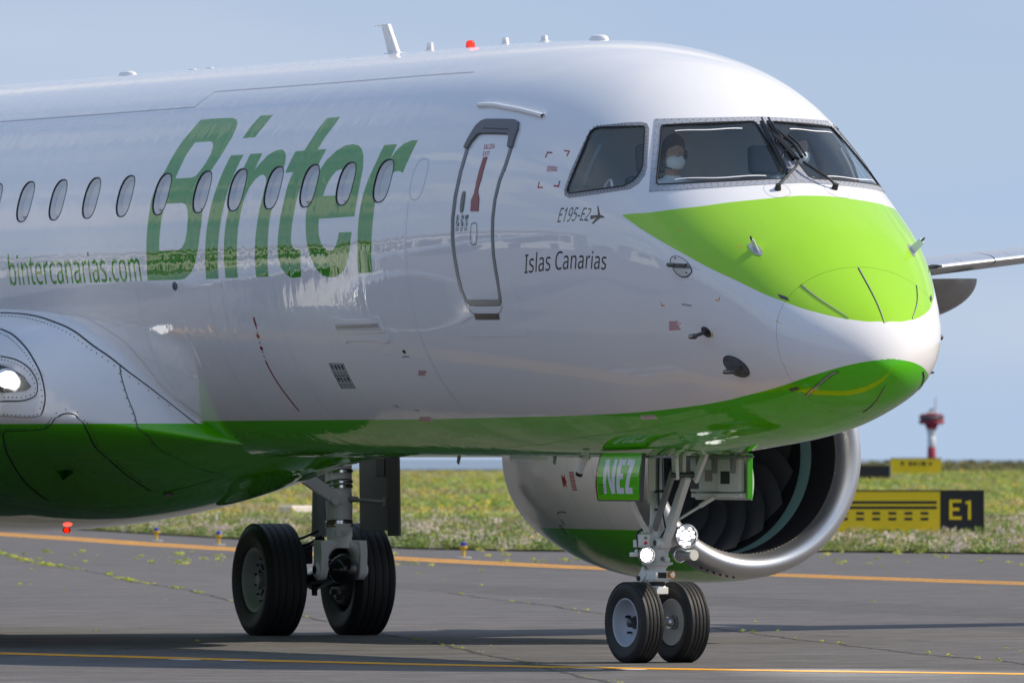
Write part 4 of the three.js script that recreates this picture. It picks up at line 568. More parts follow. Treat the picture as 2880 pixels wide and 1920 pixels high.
    part('upper_arm', [tube(up, 0.014, 16, 6), tube(up.map(([a, b, c]) => [a, b + 0.012, c + 0.03 * s]), 0.009, 16, 6)], M.black, w); part('blade', [tube(bl, 0.014, 24, 6), tube(bl.map(([a, b, c]) => [a + 0.01, b + 0.03, c]), 0.008, 24, 6)], M.gloss, w); part('blade_yoke', [rod(up[2], bl[1], 0.012), rod(up[1], [lerp(bl[1][0], bl[2][0], 0.5), lerp(bl[1][1], bl[2][1], 0.5), lerp(bl[1][2], bl[2][2], 0.5)], 0.010), rod(up[2], bl[0], 0.008)], M.black, w);
  }
  // air-data probes on the nose
  const disc = (x, d, s, r, o, name, mat, parent = aircraft, rd = r / ARC * 1.0) => part(name, hullPlate(oval(x, d, r, rd, 26, 2), s, o, null, o, 2), mat, parent);
  const plateM = std({ color: lin(0.50, 0.51, 0.53), roughness: 0.3, metalness: 0.7 }), darkPlate = std({ color: lin(0.24, 0.24, 0.25), roughness: 0.3, metalness: 0.7 });
  for (const s of [1, -1]) {
    for (const [x, d, r, mat, drop] of [[2.785, 2.6, 0.135, plateM, 0], [3.23, -32.4, 0.135, darkPlate, 0]]) { const b = disc(x, d, s, r, 0.004, 'probe_plate', mat); part('plate_rim', hullBand(oval(x, d, r, r / ARC, 28, 2), 0.010, 0.0045, s, true), M.black, b); const n = hullNormal(x, d, s), p = onHull(x, d, s, 0.0), t = p.clone().addScaledVector(n, 0.09); part('probe_fin', [bar(p.toArray(), t.toArray(), 0.13, 0.09, 0.03, [0, 1, 0])], M.probe, b); part('probe_head', [rod([t.x - 0.07, t.y, t.z], [t.x + 0.05, t.y, t.z], 0.016, 0.013, 12), rod([t.x + 0.05, t.y, t.z], [t.x + 0.12, t.y, t.z + 0.0], 0.013, 0.006, 12)], M.probe, b); part('screw_row', [0, 1, 2, 3].map((k) => { const a = k * 1.571 + 0.8, v = onHull(x + Math.cos(a) * r * 0.78, d + Math.sin(a) * r * 0.78 / ARC, s, 0.005); return new THREE.SphereGeometry(0.007, 6, 4).translate(v.x, v.y, v.z); }), M.black, b); }
    { const [x, d] = [3.354, 40], b = disc(x, d, s, 0.075, 0.004, 'probe_plate', plateM), n = hullNormal(x, d, s), p = onHull(x, d, s, 0), t = p.clone().addScaledVector(n, 0.11); part('vane', bar(p.toArray(), t.toArray(), 0.07, 0.05, 0.012, [0.25, 0, 1]), M.gearWhite, b); part('vane_tip', rod(t.toArray(), t.clone().addScaledVector(n, 0.035).toArray(), 0.008, 0.006, 10), M.black, b); }
    { const [x, d] = [3.011, -19.65], b = disc(x, d, s, 0.055, 0.005, 'probe_plate', M.probe), n = hullNormal(x, d, s), p = onHull(x, d, s, 0), t = p.clone().addScaledVector(n, 0.13); part('probe_mast', rod(p.toArray(), t.toArray(), 0.016, 0.013, 12), M.probe, b); part('probe_head', [rod([t.x + 0.03, t.y, t.z], [t.x - 0.05, t.y, t.z], 0.022, 0.02, 12), new THREE.SphereGeometry(0.022, 12, 8).translate(t.x + 0.03, t.y, t.z)], M.probe, b); }
  }
  // aerials, beacons and domes along the crown
  const crown = (x) => station(x).T, wh = M.plainWhite;
  const blade = (x, h, c0, c1, rake, t, name) => { const sh = new THREE.Shape(); sh.moveTo(x - c0 / 2, 0); sh.lineTo(x + c0 / 2, 0); sh.lineTo(x + c0 / 2 - rake, h); sh.lineTo(x + c0 / 2 - rake - c1, h); const g = new THREE.ExtrudeGeometry(sh, { depth: t, bevelEnabled: true, bevelThickness: t * 0.4, bevelSize: 0.006, bevelSegments: 2 }); return g.translate(0, crown(x) - 0.02, -t / 2); };
  const big = part('blade_aerial', blade(-5.42, 0.27, 0.20, 0.13, 0.24, 0.02), wh, aircraft); part('aerial_tip', box(0.2, 0.012, 0.02, -5.75, crown(-4) + 0.247, 0), wh, big); part('aerial_base', box(0.3, 0.02, 0.08, -5.43, crown(-4) + 0.002, 0), wh, big);
  for (const [x, h, r] of [[-4.67, 0.085, 0.02], [-3.07, 0.075, 0.03], [-2.26, 0.07, 0.03]]) { const a = part('blade_aerial', blade(x, h, 0.11, 0.065, r, 0.016), wh, aircraft); part('aerial_base', new THREE.SphereGeometry(1, 16, 8).scale(0.11, 0.012, 0.05).translate(x, crown(x), 0), wh, a); }
  for (const [x, L, h, w] of [[-11.6, 0.18, 0.055, 0.06], [-10.03, 0.09, 0.03, 0.03], [-9.62, 0.09, 0.03, 0.03], [-1.16, 0.15, 0.055, 0.06]]) part('dome_aerial', latheY([[-0.03, 1], [0.3, 1], [0.75, 0.86], [1, 0.5], [1.02, 0]], 24).scale(L, h, w).translate(x, crown(x) - 0.012, 0), wh, aircraft);
  const beacon = (x, y, dir) => { const b = part('beacon', latheY([[0, 0.045], [0.008, 0.045], [0.014, 0.034]].map(([a, r]) => [a * dir, r]), 20).translate(x, y, 0), M.gearGrey, aircraft); part('lamp', new THREE.SphereGeometry(0.022, 12, 8).translate(x, y + 0.036 * dir, 0), M.lampRed, b); part('lens', latheY([[0.014, 0.04], [0.05, 0.036], [0.066, 0.022], [0.07, 0]].map(([a, r]) => [a * dir, r]), 20).translate(x, y, 0), M.beaconGlass, b); const l = new THREE.PointLight(0xff2010, 0.06, 0, 2); l.position.set(x, y + 0.13 * dir, 0); l.shadow.radius = 2; l.castShadow = true; b.add(l); };
  beacon(-3.81, crown(-3.81) - 0.005, 1);
  aircraft.userData.beacon = undefined; delete aircraft.userData.beacon;
  M.makeBeacon = beacon;
  // belly masts and drains
  const keel = station(-1).B;
  { const d = part('drain_mast', rod([-1.12, keel + 0.05, 0.12], [-1.22, keel - 0.12, 0.14], 0.034, 0.030, 16), M.gearWhite, aircraft); part('drain_tip', rod([-1.22, keel - 0.12, 0.14], [-1.235, keel - 0.145, 0.144], 0.031, 0.029, 16), M.black, d); part('collar', rod([-1.16, keel + 0.005, 0.128], [-1.165, keel - 0.01, 0.13], 0.055, 0.05, 16), M.gearWhite, d); }
  for (const [x, h] of [[-4.05, 0.05], [-2.05, 0.05]]) part('drain_fin', bar([x, keel + 0.02, 0], [x - 0.03, keel - h, 0], 0.05, 0.03, 0.014), M.gearGrey, aircraft);
  part('belly_aerial', [box(0.5, 0.05, 0.12, -2.6, keel - 0.01, 0)], M.gearWhite, aircraft);
}

// --- wing-to-body fairing: bulges out of the hull, white above and green below
const FD = [7.28, 7.42, 7.5, 7.7, 8.0, 8.5, 9.0, 10.0, 11.0, 12.0, 13.5, 15.0, 18.0], fa = splineOf(FD, [0.3, 0.75, 0.98, 1.28, 1.56, 1.9, 2.05, 2.12, 2.15, 2.2, 2.25, 2.3, 2.3]), ft = splineOf(FD, [1.76, 1.891, 1.972, 2.237, 2.582, 2.839, 3.002, 3.117, 3.145, 3.112, 3.103, 3.091, 3.003]), fb = splineOf(FD, [1.725, 1.704, 1.693, 1.663, 1.619, 1.546, 1.471, 1.324, 1.146, 1.035, 0.964, 0.941, 0.915]), fc = splineOf(FD, [1.74, 1.75, 1.79, 1.85, 1.91, 1.97, 2.0, 2.02, 2.02, 2.02, 2.02, 2.02, 2.02]);
function fairing(d, deg, side = 1, off = 0) {
  const k = d > 18 ? Math.sqrt(Math.max(0, 1 - ((d - 18) / 4.5) ** 2)) : 1, e = Math.min(d, 18), p = deg * D2R, s = Math.sin(p), c = Math.max(Math.cos(p), 0), up = s > 0, n = up ? 2.3 : 1.8;
  const yc = fc(e), a = fa(e) * k, y = yc + (up ? ft(e) - yc : (yc - fb(e)) * lerp(0.35, 1, k)) * Math.sign(s) * Math.pow(Math.abs(s), 2 / n), P = V(-d, y, side * a * Math.pow(c, 2 / n));
  if (!off) return P; const A = fairing(d + 0.02, deg, side), B = fairing(d - 0.02, deg, side), u = fairing(d, Math.min(deg + 0.5, 89), side), w = fairing(d, Math.max(deg - 0.5, -89), side); const N = B.sub(A).cross(u.sub(w)).normalize(); if (N.z * side < 0 && Math.abs(N.z) > 0.05) N.negate(); else if (Math.abs(N.z) <= 0.05 && N.y * (deg > 0 ? 1 : -1) < 0) N.negate(); return P.addScaledVector(N, off);
}
function fairBand(line, w, off, side = 1) { const pts = line.map(([d, a]) => V(d, a * 0.02, 0)), c = new THREE.CatmullRomCurve3(pts, false, 'centripetal'), n = Math.ceil(c.getLength() / 0.03), pos = []; let pl, pr; for (let i = 0; i <= n; i++) { const p = c.getPointAt(i / n), g = c.getTangentAt(i / n), l = fairing(p.x - g.y * w / 2, (p.y + g.x * w / 2) / 0.02, side, off), r = fairing(p.x + g.y * w / 2, (p.y - g.x * w / 2) / 0.02, side, off); if (i) pos.push(pl, l, pr, l, r, pr); pl = l; pr = r; } const g = new THREE.BufferGeometry().setFromPoints(pos); g.computeVertexNormals(); return g; }
{
  const VENTS = {
  seam1: [[10.679, 46.84], [10.046, 46.48], [9.33, 44.27], [8.786, 42.72], [8.338, 38.29], [8.027, 33.68], [7.805, 32.01], [7.611, 30.61], [7.52, 26.21], [7.411, 3.77], [7.791, -75.6], [7.993, -89.29]],
  seam2: [[8.137, 34.99], [7.941, 20.81], [7.82, 6.35], [7.822, -25.29], [8.369, -60.96], [8.833, -77.82], [9.009, -87.13]],
  light_out: [[10.114, 36.87], [9.66, 33.73], [9.035, 25.91], [8.701, 17.2], [8.572, 7.07], [8.596, 0.42], [8.741, -4.21], [9.24, -4.69]],
  light_in: [[9.539, 22.72], [9.168, 21.93], [8.884, 18.98], [8.716, 13.61], [8.685, 8.43], [8.804, 5.22], [9.23, 3.32]],
  lens: [[9.433, 18.69], [9.155, 17.62], [8.929, 15.29], [8.772, 11.44], [8.828, 9.21], [9.022, 7.54], [9.249, 6.7]],
  panel: [[9.653, -25.23], [9.423, -19.42], [8.996, -18.75], [8.708, -17.55], [8.525, -10.33], [8.411, 0.15], [8.265, 1.32], [8.207, -5.45], [8.325, -25.44], [8.751, -45.66], [9.087, -55.46], [9.606, -67.13], [10.089, -78.04]],
  panel2: [[9.653, -25.23], [10.112, -36.37], [10.728, -51.1], [11.129, -62.26]],
  vent1: [[9.985, -48.31], [9.686, -51.58], [9.792, -54.5], [10.137, -56.5], [10.318, -56.96]],
  vent2: [[10.066, -83.27], [9.761, -85.89], [9.302, -87.51], [9.754, -87.46], [10.23, -84.65]],
  vent3: [[10.519, -67.43], [10.584, -58.79], [10.033, -63.4]],
  beacon: [[12.973, -88.45]],
}, inVent = (d, a) => ['vent1', 'vent2'].some((k) => inPoly([d, a], VENTS[k]));
  const ds = [...range(7.281, 8, 0.02), ...range(8, 10.2, 0.02), ...range(10.2, 10.4, 0.05), ...range(10.4, 18, 0.2), ...range(18, 22.5, 0.15), 22.49], ang = [...range(-90, 90, 1.5), 90], [cv, g] = canvas(64, 1024);
  const line = 1.905;
  for (const side of [1, -1]) for (const [name, lo, mat] of [['fairing_upper', true, phy({ color: new THREE.Color(WHITE), roughness: 0.02, ior: 1.6 })], ['fairing_lower', false, phy({ color: new THREE.Color(GREEN), roughness: 0.02, ior: 1.6 })]]) {
    const pos = [], idx = [], par = [], m = lo ? 60 : 170; // the colour change runs level at one height: each half is its own sheet
    for (const d of ds) { let a0 = -90, a1 = 90, s = -90, e = 90; for (let k = 0; k < 40; k++) { const mid = (s + e) / 2; if (fairing(d, mid).y > line) e = mid; else s = mid; } if (lo) a0 = s; else a1 = s; for (let j = 0; j <= m; j++) { par.push([d, lerp(a0, a1, j / m)]); pos.push(...fairing(d, lerp(a0, a1, j / m), side)); } }
    for (let i = 0; i < ds.length - 1; i++) for (let j = 0; j < m; j++) { const a = i * (m + 1) + j; if (!lo && side > 0 && inVent((par[a][0] + par[a + m + 1][0]) / 2, (par[a][1] + par[a + 1][1]) / 2)) continue; if (side > 0) idx.push(a, a + 1, a + m + 2, a, a + m + 2, a + m + 1); else idx.push(a, a + m + 2, a + 1, a, a + m + 1, a + m + 2); }
    const q = new THREE.BufferGeometry(); q.setAttribute('position', new THREE.Float32BufferAttribute(pos, 3)); q.setIndex(idx); q.computeVertexNormals(); part(name, q, mat, aircraft);
  }
  const dark = std({ color: lin(0.02, 0.02, 0.022), roughness: 0.5 });
  M.fairSeam = dark;
}
{
  const FA = {
  seam1: [[10.679, 46.84], [10.046, 46.48], [9.33, 44.27], [8.786, 42.72], [8.338, 38.29], [8.027, 33.68], [7.805, 32.01], [7.611, 30.61], [7.52, 26.21], [7.411, 3.77], [7.791, -75.6], [7.993, -89.29]],
  seam2: [[8.137, 34.99], [7.941, 20.81], [7.82, 6.35], [7.822, -25.29], [8.369, -60.96], [8.833, -77.82], [9.009, -87.13]],
  light_out: [[10.114, 36.87], [9.66, 33.73], [9.035, 25.91], [8.701, 17.2], [8.572, 7.07], [8.596, 0.42], [8.741, -4.21], [9.24, -4.69]],
  light_in: [[9.539, 22.72], [9.168, 21.93], [8.884, 18.98], [8.716, 13.61], [8.685, 8.43], [8.804, 5.22], [9.23, 3.32]],
  lens: [[9.433, 18.69], [9.155, 17.62], [8.929, 15.29], [8.772, 11.44], [8.828, 9.21], [9.022, 7.54], [9.249, 6.7]],
  panel: [[9.653, -25.23], [9.423, -19.42], [8.996, -18.75], [8.708, -17.55], [8.525, -10.33], [8.411, 0.15], [8.265, 1.32], [8.207, -5.45], [8.325, -25.44], [8.751, -45.66], [9.087, -55.46], [9.606, -67.13], [10.089, -78.04]],
  panel2: [[9.653, -25.23], [10.112, -36.37], [10.728, -51.1], [11.129, -62.26]],
  vent1: [[9.985, -48.31], [9.686, -51.58], [9.792, -54.5], [10.137, -56.5], [10.318, -56.96]],
  vent2: [[10.066, -83.27], [9.761, -85.89], [9.302, -87.51], [9.754, -87.46], [10.23, -84.65]],
  vent3: [[10.519, -67.43], [10.584, -58.79], [10.033, -63.4]],
  beacon: [[12.973, -88.45]],
}, dark = M.fairSeam;
  part('fairing_seam', fairBand(FA.seam1.slice(0, 9), 0.014, 0.003), dark, aircraft); part('fairing_seam', fairBand(FA.seam2, 0.008, 0.003), std({ color: lin(0.10, 0.11, 0.10), roughness: 0.5 }), aircraft);
  part('fairing_seam', fairBand(FA.light_out, 0.014, 0.003), dark, aircraft); part('fairing_seam', fairBand(FA.light_in, 0.011, 0.003), dark, aircraft); part('fairing_seam', fairBand(FA.panel, 0.011, 0.003), dark, aircraft); part('fairing_seam', fairBand(FA.panel2, 0.011, 0.003), dark, aircraft);
  const row = (line, step, shift) => { const c = new THREE.CatmullRomCurve3(line.map(([d, a]) => V(d, a * 0.02, 0)), false, 'centripetal'), n = Math.round(c.getLength() / step), o = []; for (let i = 1; i < n; i++) { const p = c.getPointAt(i / n), g = c.getTangentAt(i / n), v = fairing(p.x - g.y * shift, (p.y + g.x * shift) / 0.02, 1, 0.002); o.push(new THREE.SphereGeometry(0.006, 5, 3).translate(v.x, v.y, v.z)); } return o; };
  part('screw_row', [...row(FA.seam1.slice(0, 8), 0.08, 0.04), ...row(FA.light_out, 0.07, 0.035), ...row(FA.light_in, 0.07, 0.03), ...row(FA.panel, 0.08, -0.035), ...row(FA.seam2.slice(0, 5), 0.1, 0.012)], dark, aircraft);
  const fairPlate = (poly, off, sub = 3) => { const oc = poly.map(([d, a]) => new THREE.Vector2(d, a * 0.02)); let tri = THREE.ShapeUtils.triangulateShape(oc, []).map((f) => f.map((i) => [oc[i].x, oc[i].y / 0.02])); for (let k = 0; k < sub; k++) tri = tri.flatMap(([a, b, c]) => { const m = (p, q) => [(p[0] + q[0]) / 2, (p[1] + q[1]) / 2], ab = m(a, b), bc = m(b, c), ca = m(c, a); return [[a, ab, ca], [ab, b, bc], [ca, bc, c], [ab, bc, ca]]; }); const pts = []; for (const f of tri) for (const p of f) pts.push(fairing(p[0], p[1], 1, off)); const g = new THREE.BufferGeometry().setFromPoints(pts); g.computeVertexNormals(); return g; };
  // ram-air inlets: real openings in the fairing with a sloping green trough behind each
  for (const k of ['vent1', 'vent2']) {
    const P = FA[k], c = P.reduce((q, p) => [q[0] + p[0] / P.length, q[1] + p[1] / P.length], [0, 0]), inner = P.map(([d, a]) => [lerp(c[0], d, 0.85), lerp(c[1], a, 0.85)]), tri = [], deep = (q, i) => fairing(q[0], q[1], 1, -0.28);
    for (let i = 0; i < P.length; i++) { const n = (i + 1) % P.length, a = fairing(...P[i], 1, 0.001), b = fairing(...P[n], 1, 0.001), e = deep(inner[n]), f = deep(inner[i]); tri.push(a, b, e, a, e, f); }
    const m = deep(c); for (let i = 0; i < P.length; i++) tri.push(deep(inner[i]), deep(inner[(i + 1) % P.length]), m);
    const g = new THREE.BufferGeometry().setFromPoints(tri); g.computeVertexNormals(); const v = part('air_inlet', g, std({ color: new THREE.Color(GREEN), roughness: 0.4, side: THREE.DoubleSide }), aircraft);
    part('inlet_rim', fairBand([...P, P[0]], 0.05, 0.004), std({ color: new THREE.Color(GREEN), roughness: 0.08 }), v); if (k === 'vent2') part('inlet_lip', fairBand([P[0], P[4]], 0.05, 0.012), std({ color: lin(0.5, 0.45, 0.45), roughness: 0.3, metalness: 0.6 }), v);
  }
  // landing light behind a clear cover in the wing root
  const L = part('landing_light', fairPlate(FA.lens, 0.004), std({ color: lin(0.7, 0.7, 0.68), roughness: 0.12, metalness: 0.9 }), aircraft);
  const mid = FA.lens.reduce((q, p) => [q[0] + p[0] / FA.lens.length, q[1] + p[1] / FA.lens.length], [0, 0]), c = fairing(mid[0] + 0.06, mid[1], 1, 0.03), c2 = fairing(mid[0] + 0.1, mid[1], 1, 0.012);
  part('lamp', new THREE.SphereGeometry(1, 20, 12).scale(0.02, 0.075, 0.10).translate(c.x, c.y, c.z), M.lampWhite, L); part('reflector', new THREE.SphereGeometry(1, 20, 12).scale(0.02, 0.10, 0.15).translate(c2.x, c2.y, c2.z), M.chrome, L);
  part('cover', fairPlate(FA.lens, 0.05), M.lens, L);
  const pl = new THREE.SpotLight(0xfff4e0, 40, 0, 0.25, 0.5, 2); pl.position.set(c.x + 0.16, c.y, c.z + 0.07); pl.target.position.set(c.x + 30, c.y - 1.2, c.z + 1); L.add(pl.target); pl.castShadow = true; pl.shadow.radius = 4; L.add(pl);
}
M.makeBeacon(-13.1, 1.012, -1);

// --- wheels
function tyreGeometry(R, w, rim, grooves, gd) {
  const p = [], h = w / 2, sh = R * 0.16; p.push([-h * 0.62, rim]); p.push([-h * 0.8, rim + 0.01]);
  for (let i = 0; i <= 14; i++) { const a = i / 14 * Math.PI * 0.5, k = Math.pow(Math.sin(a), 0.75); p.push([-h * (0.84 + 0.16 * Math.sin(i / 14 * Math.PI)) * (i > 7 ? lerp(1, 0.80, (i - 7) / 7) : 1), lerp(rim + 0.02, R - 0.006 * R, 1 - Math.pow(1 - i / 14, 1.35))]); }
  const tread = []; const tw = h * 0.78; tread.push([-tw, R * 0.996]); for (const g of grooves) { const z = g * tw, b = 0.004 + R * 0.004; const crown = (q) => R * (1 - 0.012 * (q / tw) ** 2); tread.push([z - b, crown(z)], [z - b * 0.8, crown(z) - gd], [z + b * 0.8, crown(z) - gd], [z + b, crown(z)]); } tread.push([tw, R * 0.996]);
  const half = p.slice(), other = half.slice().reverse().map(([z, r]) => [-z, r]);
  return new THREE.LatheGeometry([...half, ...tread, ...other].map(([z, r]) => new THREE.Vector2(r, z)), 96).rotateX(Math.PI / 2);
}
const flipZ = (g, s) => (s > 0 ? g : g.clone().rotateY(Math.PI));
function ring(r0, r1, z0, z1, n, at, mat) { }

// --- nose gear: stands at the origin, wheels turned a little to port
{
  const N = group('nose_gear', aircraft), S = 7.5 * D2R, turn = (g) => g.rotateY(S);
  const tyre = tyreGeometry(0.322, 0.205, 0.182, [-0.62, -0.22, 0.22, 0.62], 0.010);
  for (const s of [1, -1]) {
    const put = (g) => turn(g.translate(0, 0.318, 0.212 * s));
    part('tyre', put(tyre.clone()), M.rubber, N);
    part('rim', put(flipZ(latheZ([[-0.05, 0.0], [-0.05, 0.06], [-0.02, 0.10], [-0.012, 0.155], [0.045, 0.170], [0.078, 0.178], [0.088, 0.186], [0.084, 0.194], [0.06, 0.193]].map(([z, r]) => [z + 0.0, r]), 64), s)), M.wheel, N);
    part('rim', put(flipZ(latheZ([[-0.05, 0.05], [-0.06, 0.14], [-0.085, 0.178], [-0.088, 0.186], [-0.06, 0.19]].map(([z, r]) => [z, r]), 64), s)), M.wheelGrey, N);
    part('hub', [put(flipZ(latheZ([[-0.06, 0.055], [0.0, 0.052], [0.012, 0.040], [0.05, 0.036], [0.056, 0.026], [0.056, 0]], 24), s))], M.probe, N);
    part('wheel_bolts', [0.6, 2.7, 4.0, 5.6].map((a, i) => put(flipZ(rod([Math.cos(a) * 0.105, Math.sin(a) * 0.105, -0.02], [Math.cos(a) * 0.105, Math.sin(a) * 0.105, 0.022], i % 2 ? 0.012 : 0.008, 0.010, 8), s))), M.black, N);
  }
  part('axle', [turn(rod([0, 0.318, -0.21], [0, 0.318, 0.21], 0.033, 0.033, 20)), turn(rod([0, 0.318, -0.10], [0, 0.318, -0.115], 0.05, 0.05, 20)), turn(rod([0, 0.318, 0.10], [0, 0.318, 0.115], 0.05, 0.05, 20))], M.chrome, N);
  part('piston', [rod([0, 0.30, 0], [0, 0.56, 0], 0.028, 0.028, 20)], M.chrome, N);
  part('axle_fork', [box(0.075, 0.16, 0.075, 0, 0.345, 0, 0, S), rod([0.0, 0.41, 0.0], [0, 0.47, 0], 0.036, 0.033, 16)], M.gearWhite, N);
  part('lower_collar', [latheY([[0.54, 0.0], [0.54, 0.060], [0.545, 0.064], [0.595, 0.064], [0.60, 0.068], [0.606, 0.068], [0.606, 0.060], [0.64, 0.060], [0.64, 0.07], [0.655, 0.07], [0.655, 0.05]], 28), turn(box(0.10, 0.055, 0.11, 0.03, 0.568, 0))], M.gearWhite, N);
  part('collar_band', latheY([[0.606, 0.0615], [0.64, 0.0615]], 28), M.black, N);
  part('steering_collar', [turn(box(0.16, 0.075, 0.15, 0.01, 0.685, 0, 0, 0, 0, 0.015)), latheY([[0.72, 0.068], [0.735, 0.066], [0.76, 0.085], [0.772, 0.11], [0.775, 0.122], [0.79, 0.122], [0.79, 0.09]], 32)], M.gearWhite, N);
  part('data_plate', turn(box(0.004, 0.045, 0.075, 0.092, 0.69, 0.01)), M.black, N);
  { const a = part('marker_lamp', turn(rod([0.075, 0.695, -0.062], [0.118, 0.695, -0.068], 0.026, 0.028, 20)), M.amber, N); }
  part('marker_lens', turn(rod([0.1185, 0.695, -0.068], [0.1215, 0.695, -0.0685], 0.023, 0.02, 20)), M.chrome, N);
  part('torque_link', [turn(bar([-0.10, 0.70, 0], [-0.24, 0.56, 0], 0.09, 0.06, 0.05)), turn(bar([-0.24, 0.56, 0], [-0.06, 0.36, 0], 0.06, 0.085, 0.05)), turn(bar([-0.07, 0.725, 0.075], [-0.17, 0.62, 0.075], 0.085, 0.055, 0.022)), turn(bar([-0.07, 0.725, -0.075], [-0.17, 0.62, -0.075], 0.085, 0.055, 0.022))], M.gearWhite, N);
  part('torque_link_pin', [turn(rod([-0.145, 0.665, 0.060], [-0.145, 0.665, 0.095], 0.02, 0.02, 14))], M.black, N);
  part('strut_body', [latheY([[0.78, 0.0], [0.78, 0.10], [0.80, 0.10], [0.805, 0.088], [0.875, 0.088], [0.88, 0.096], [0.90, 0.096], [0.905, 0.082], [1.0, 0.074], [1.12, 0.06], [1.30, 0.056], [1.30, 0.0]], 36), box(0.06, 0.03, 0.05, 0.10, 0.815, -0.03)], M.gearWhite, N);
  part('strut_cuff', [latheY([[0.905, 0.084], [0.92, 0.084]], 36), rod([0.09, 0.825, 0.0], [0.125, 0.81, -0.02], 0.018, 0.014, 12)], M.steel, N);
  part('upper_strut', [rod([-0.02, 1.28, 0], [-0.05, 1.72, 0], 0.058, 0.058, 28), rod([-0.02, 1.26, 0], [-0.02, 1.30, 0], 0.066, 0.066, 28)], M.gearWhite, N);
  part('steering_actuator', [rod([0.075, 1.20, 0.012], [0.06, 1.68, 0.012], 0.037, 0.037, 24)], M.steel, N);
  part('actuator_clamp', [[1.20, 0.042], [1.34, 0.042], [1.345, 0.044]].map(([y, r]) => rod([0.073, y, 0.012], [0.072, y + 0.016, 0.012], r, r, 24)), M.black, N);
  part('hydraulic_hose', [tube([[0.10, 1.66, 0.03], [0.115, 1.4, 0.04], [0.11, 1.22, 0.035], [0.09, 1.10, 0.03]], 0.007, 40, 6), tube([[0.11, 1.66, -0.02], [0.12, 1.35, -0.035], [0.115, 1.2, 0.0], [0.085, 1.05, -0.035]], 0.007, 40, 6), tube([[0.09, 1.05, -0.03], [0.10, 0.98, 0.02], [0.09, 0.93, 0.05]], 0.006, 24, 6), tube([[0.03, 1.05, 0.14], [0.05, 1.03, 0.19], [0.06, 0.97, 0.20], [0.07, 0.90, 0.19]], 0.009, 24, 6), tube([[-0.02, 1.0, 0.12], [0.0, 0.93, 0.19], [0.03, 0.86, 0.2]], 0.008, 24, 6)], M.hose, N);
  // drag brace and hangers
  part('drag_brace', [bar([0.11, 0.935, -0.02], [0.50, 1.47, -0.03], 0.055, 0.075, 0.05), bar([0.20, 1.07, -0.02], [0.40, 1.34, -0.028], 0.10, 0.085, 0.045), rod([0.10, 0.94, -0.06], [0.10, 0.94, 0.03], 0.045, 0.045, 20)], M.gearWhite, N);
  part('drag_brace_link', [bar([0.06, 1.06, 0.05], [0.46, 1.50, 0.07], 0.05, 0.06, 0.03)], M.gearGrey, N);
  part('lug', [rod([0.09, 0.945, 0.03], [0.09, 0.945, 0.06], 0.048, 0.048, 20), rod([0.02, 1.05, 0.08], [0.02, 1.05, 0.14], 0.033, 0.033, 16)], M.gearWhite, N); part('lug_pin', [rod([0.09, 0.945, 0.061], [0.09, 0.945, 0.066], 0.024, 0.024, 16), rod([0.02, 1.05, 0.141], [0.02, 1.05, 0.146], 0.016, 0.016, 16), rod([0.50, 1.48, -0.12], [0.50, 1.48, 0.1], 0.022, 0.022, 16)], M.probe, N);
  part('brace_hanger', [bar([0.48, 1.45, 0.055], [0.50, 1.68, 0.075], 0.07, 0.075, 0.03), bar([0.50, 1.44, -0.10], [0.66, 1.68, -0.13], 0.065, 0.07, 0.03), bar([0.44, 1.5, -0.02], [0.40, 1.7, -0.02], 0.07, 0.16, 0.03)], M.gearWhite, N);
  part('door_rod', [rod([0.05, 1.04, 0.10], [0.18, 1.30, 0.335], 0.014, 0.014, 12), rod([0.04, 1.06, 0.13], [0.05, 1.33, 0.30], 0.017, 0.017, 12)], M.gearWhite, N); part('door_rod', [rod([0.10, 1.09, -0.07], [0.205, 1.27, -0.34], 0.011, 0.012, 12), rod([0.185, 1.235, -0.285], [0.225, 1.305, -0.39], 0.019, 0.019, 12)], M.gearWhite, N);
  part('side_link', [bar([0.12, 1.36, 0.10], [0.10, 1.68, 0.09], 0.05, 0.06, 0.02, [1, 0, 0])], M.gearWhite, N);
  // control box with a red button
  part('control_box', [box(0.05, 0.105, 0.085, 0.085, 0.962, 0.155), box(0.03, 0.06, 0.03, 0.05, 0.94, 0.21)], M.gearWhite, N); part('red_button', rod([0.11, 0.945, 0.148], [0.117, 0.945, 0.148], 0.014, 0.012, 16), M.redButton, N); part('grey_button', rod([0.11, 0.985, 0.148], [0.117, 0.985, 0.148], 0.014, 0.012, 16), M.gearGrey, N);
  part('tow_fitting', [box(0.05, 0.035, 0.06, 0.10, 0.855, 0.245), box(0.03, 0.05, 0.02, 0.09, 0.87, 0.22)], M.gearWhite, N);
  // lights: a housing, a cluster of bright cells behind a clear glass
  const cells = (n) => { const o = [[0, 0]]; for (let k = 1; k <= n; k++) for (let i = 0; i < 6 * k; i++) { const a = i / (6 * k) * 6.283 + k; o.push([Math.cos(a) * k, Math.sin(a) * k]); } return o; };
  const spot = (x, y, z, r, n, skip) => {
    const l = part('taxi_light', [latheX([[-0.07, 0.0], [-0.07, r * 0.55], [-0.03, r * 0.95], [0.012, r * 1.06], [0.022, r * 1.06], [0.022, r * 0.99], [0.004, r * 0.97]], 40).translate(x, y, z)], M.steel, N);
    part('reflector', latheX([[-0.006, 0.0], [-0.006, r * 0.98]], 40).translate(x, y, z), M.chrome, N);
    part('lamp_cells', cells(n).filter((_, i) => !skip.includes(i)).map(([a, b]) => new THREE.SphereGeometry(r * 0.68 / (2 * n + 0.7), 12, 8).scale(0.6, 1.02, 1.02).translate(x + 0.004, y + a * r * 0.83 / (n + 0.28), z + b * r * 0.83 / (n + 0.28))), M.lampWhite, N);
    part('lens', latheX([[0.026, 0.0], [0.022, r * 0.99]], 40).translate(x, y, z), M.lens, N);
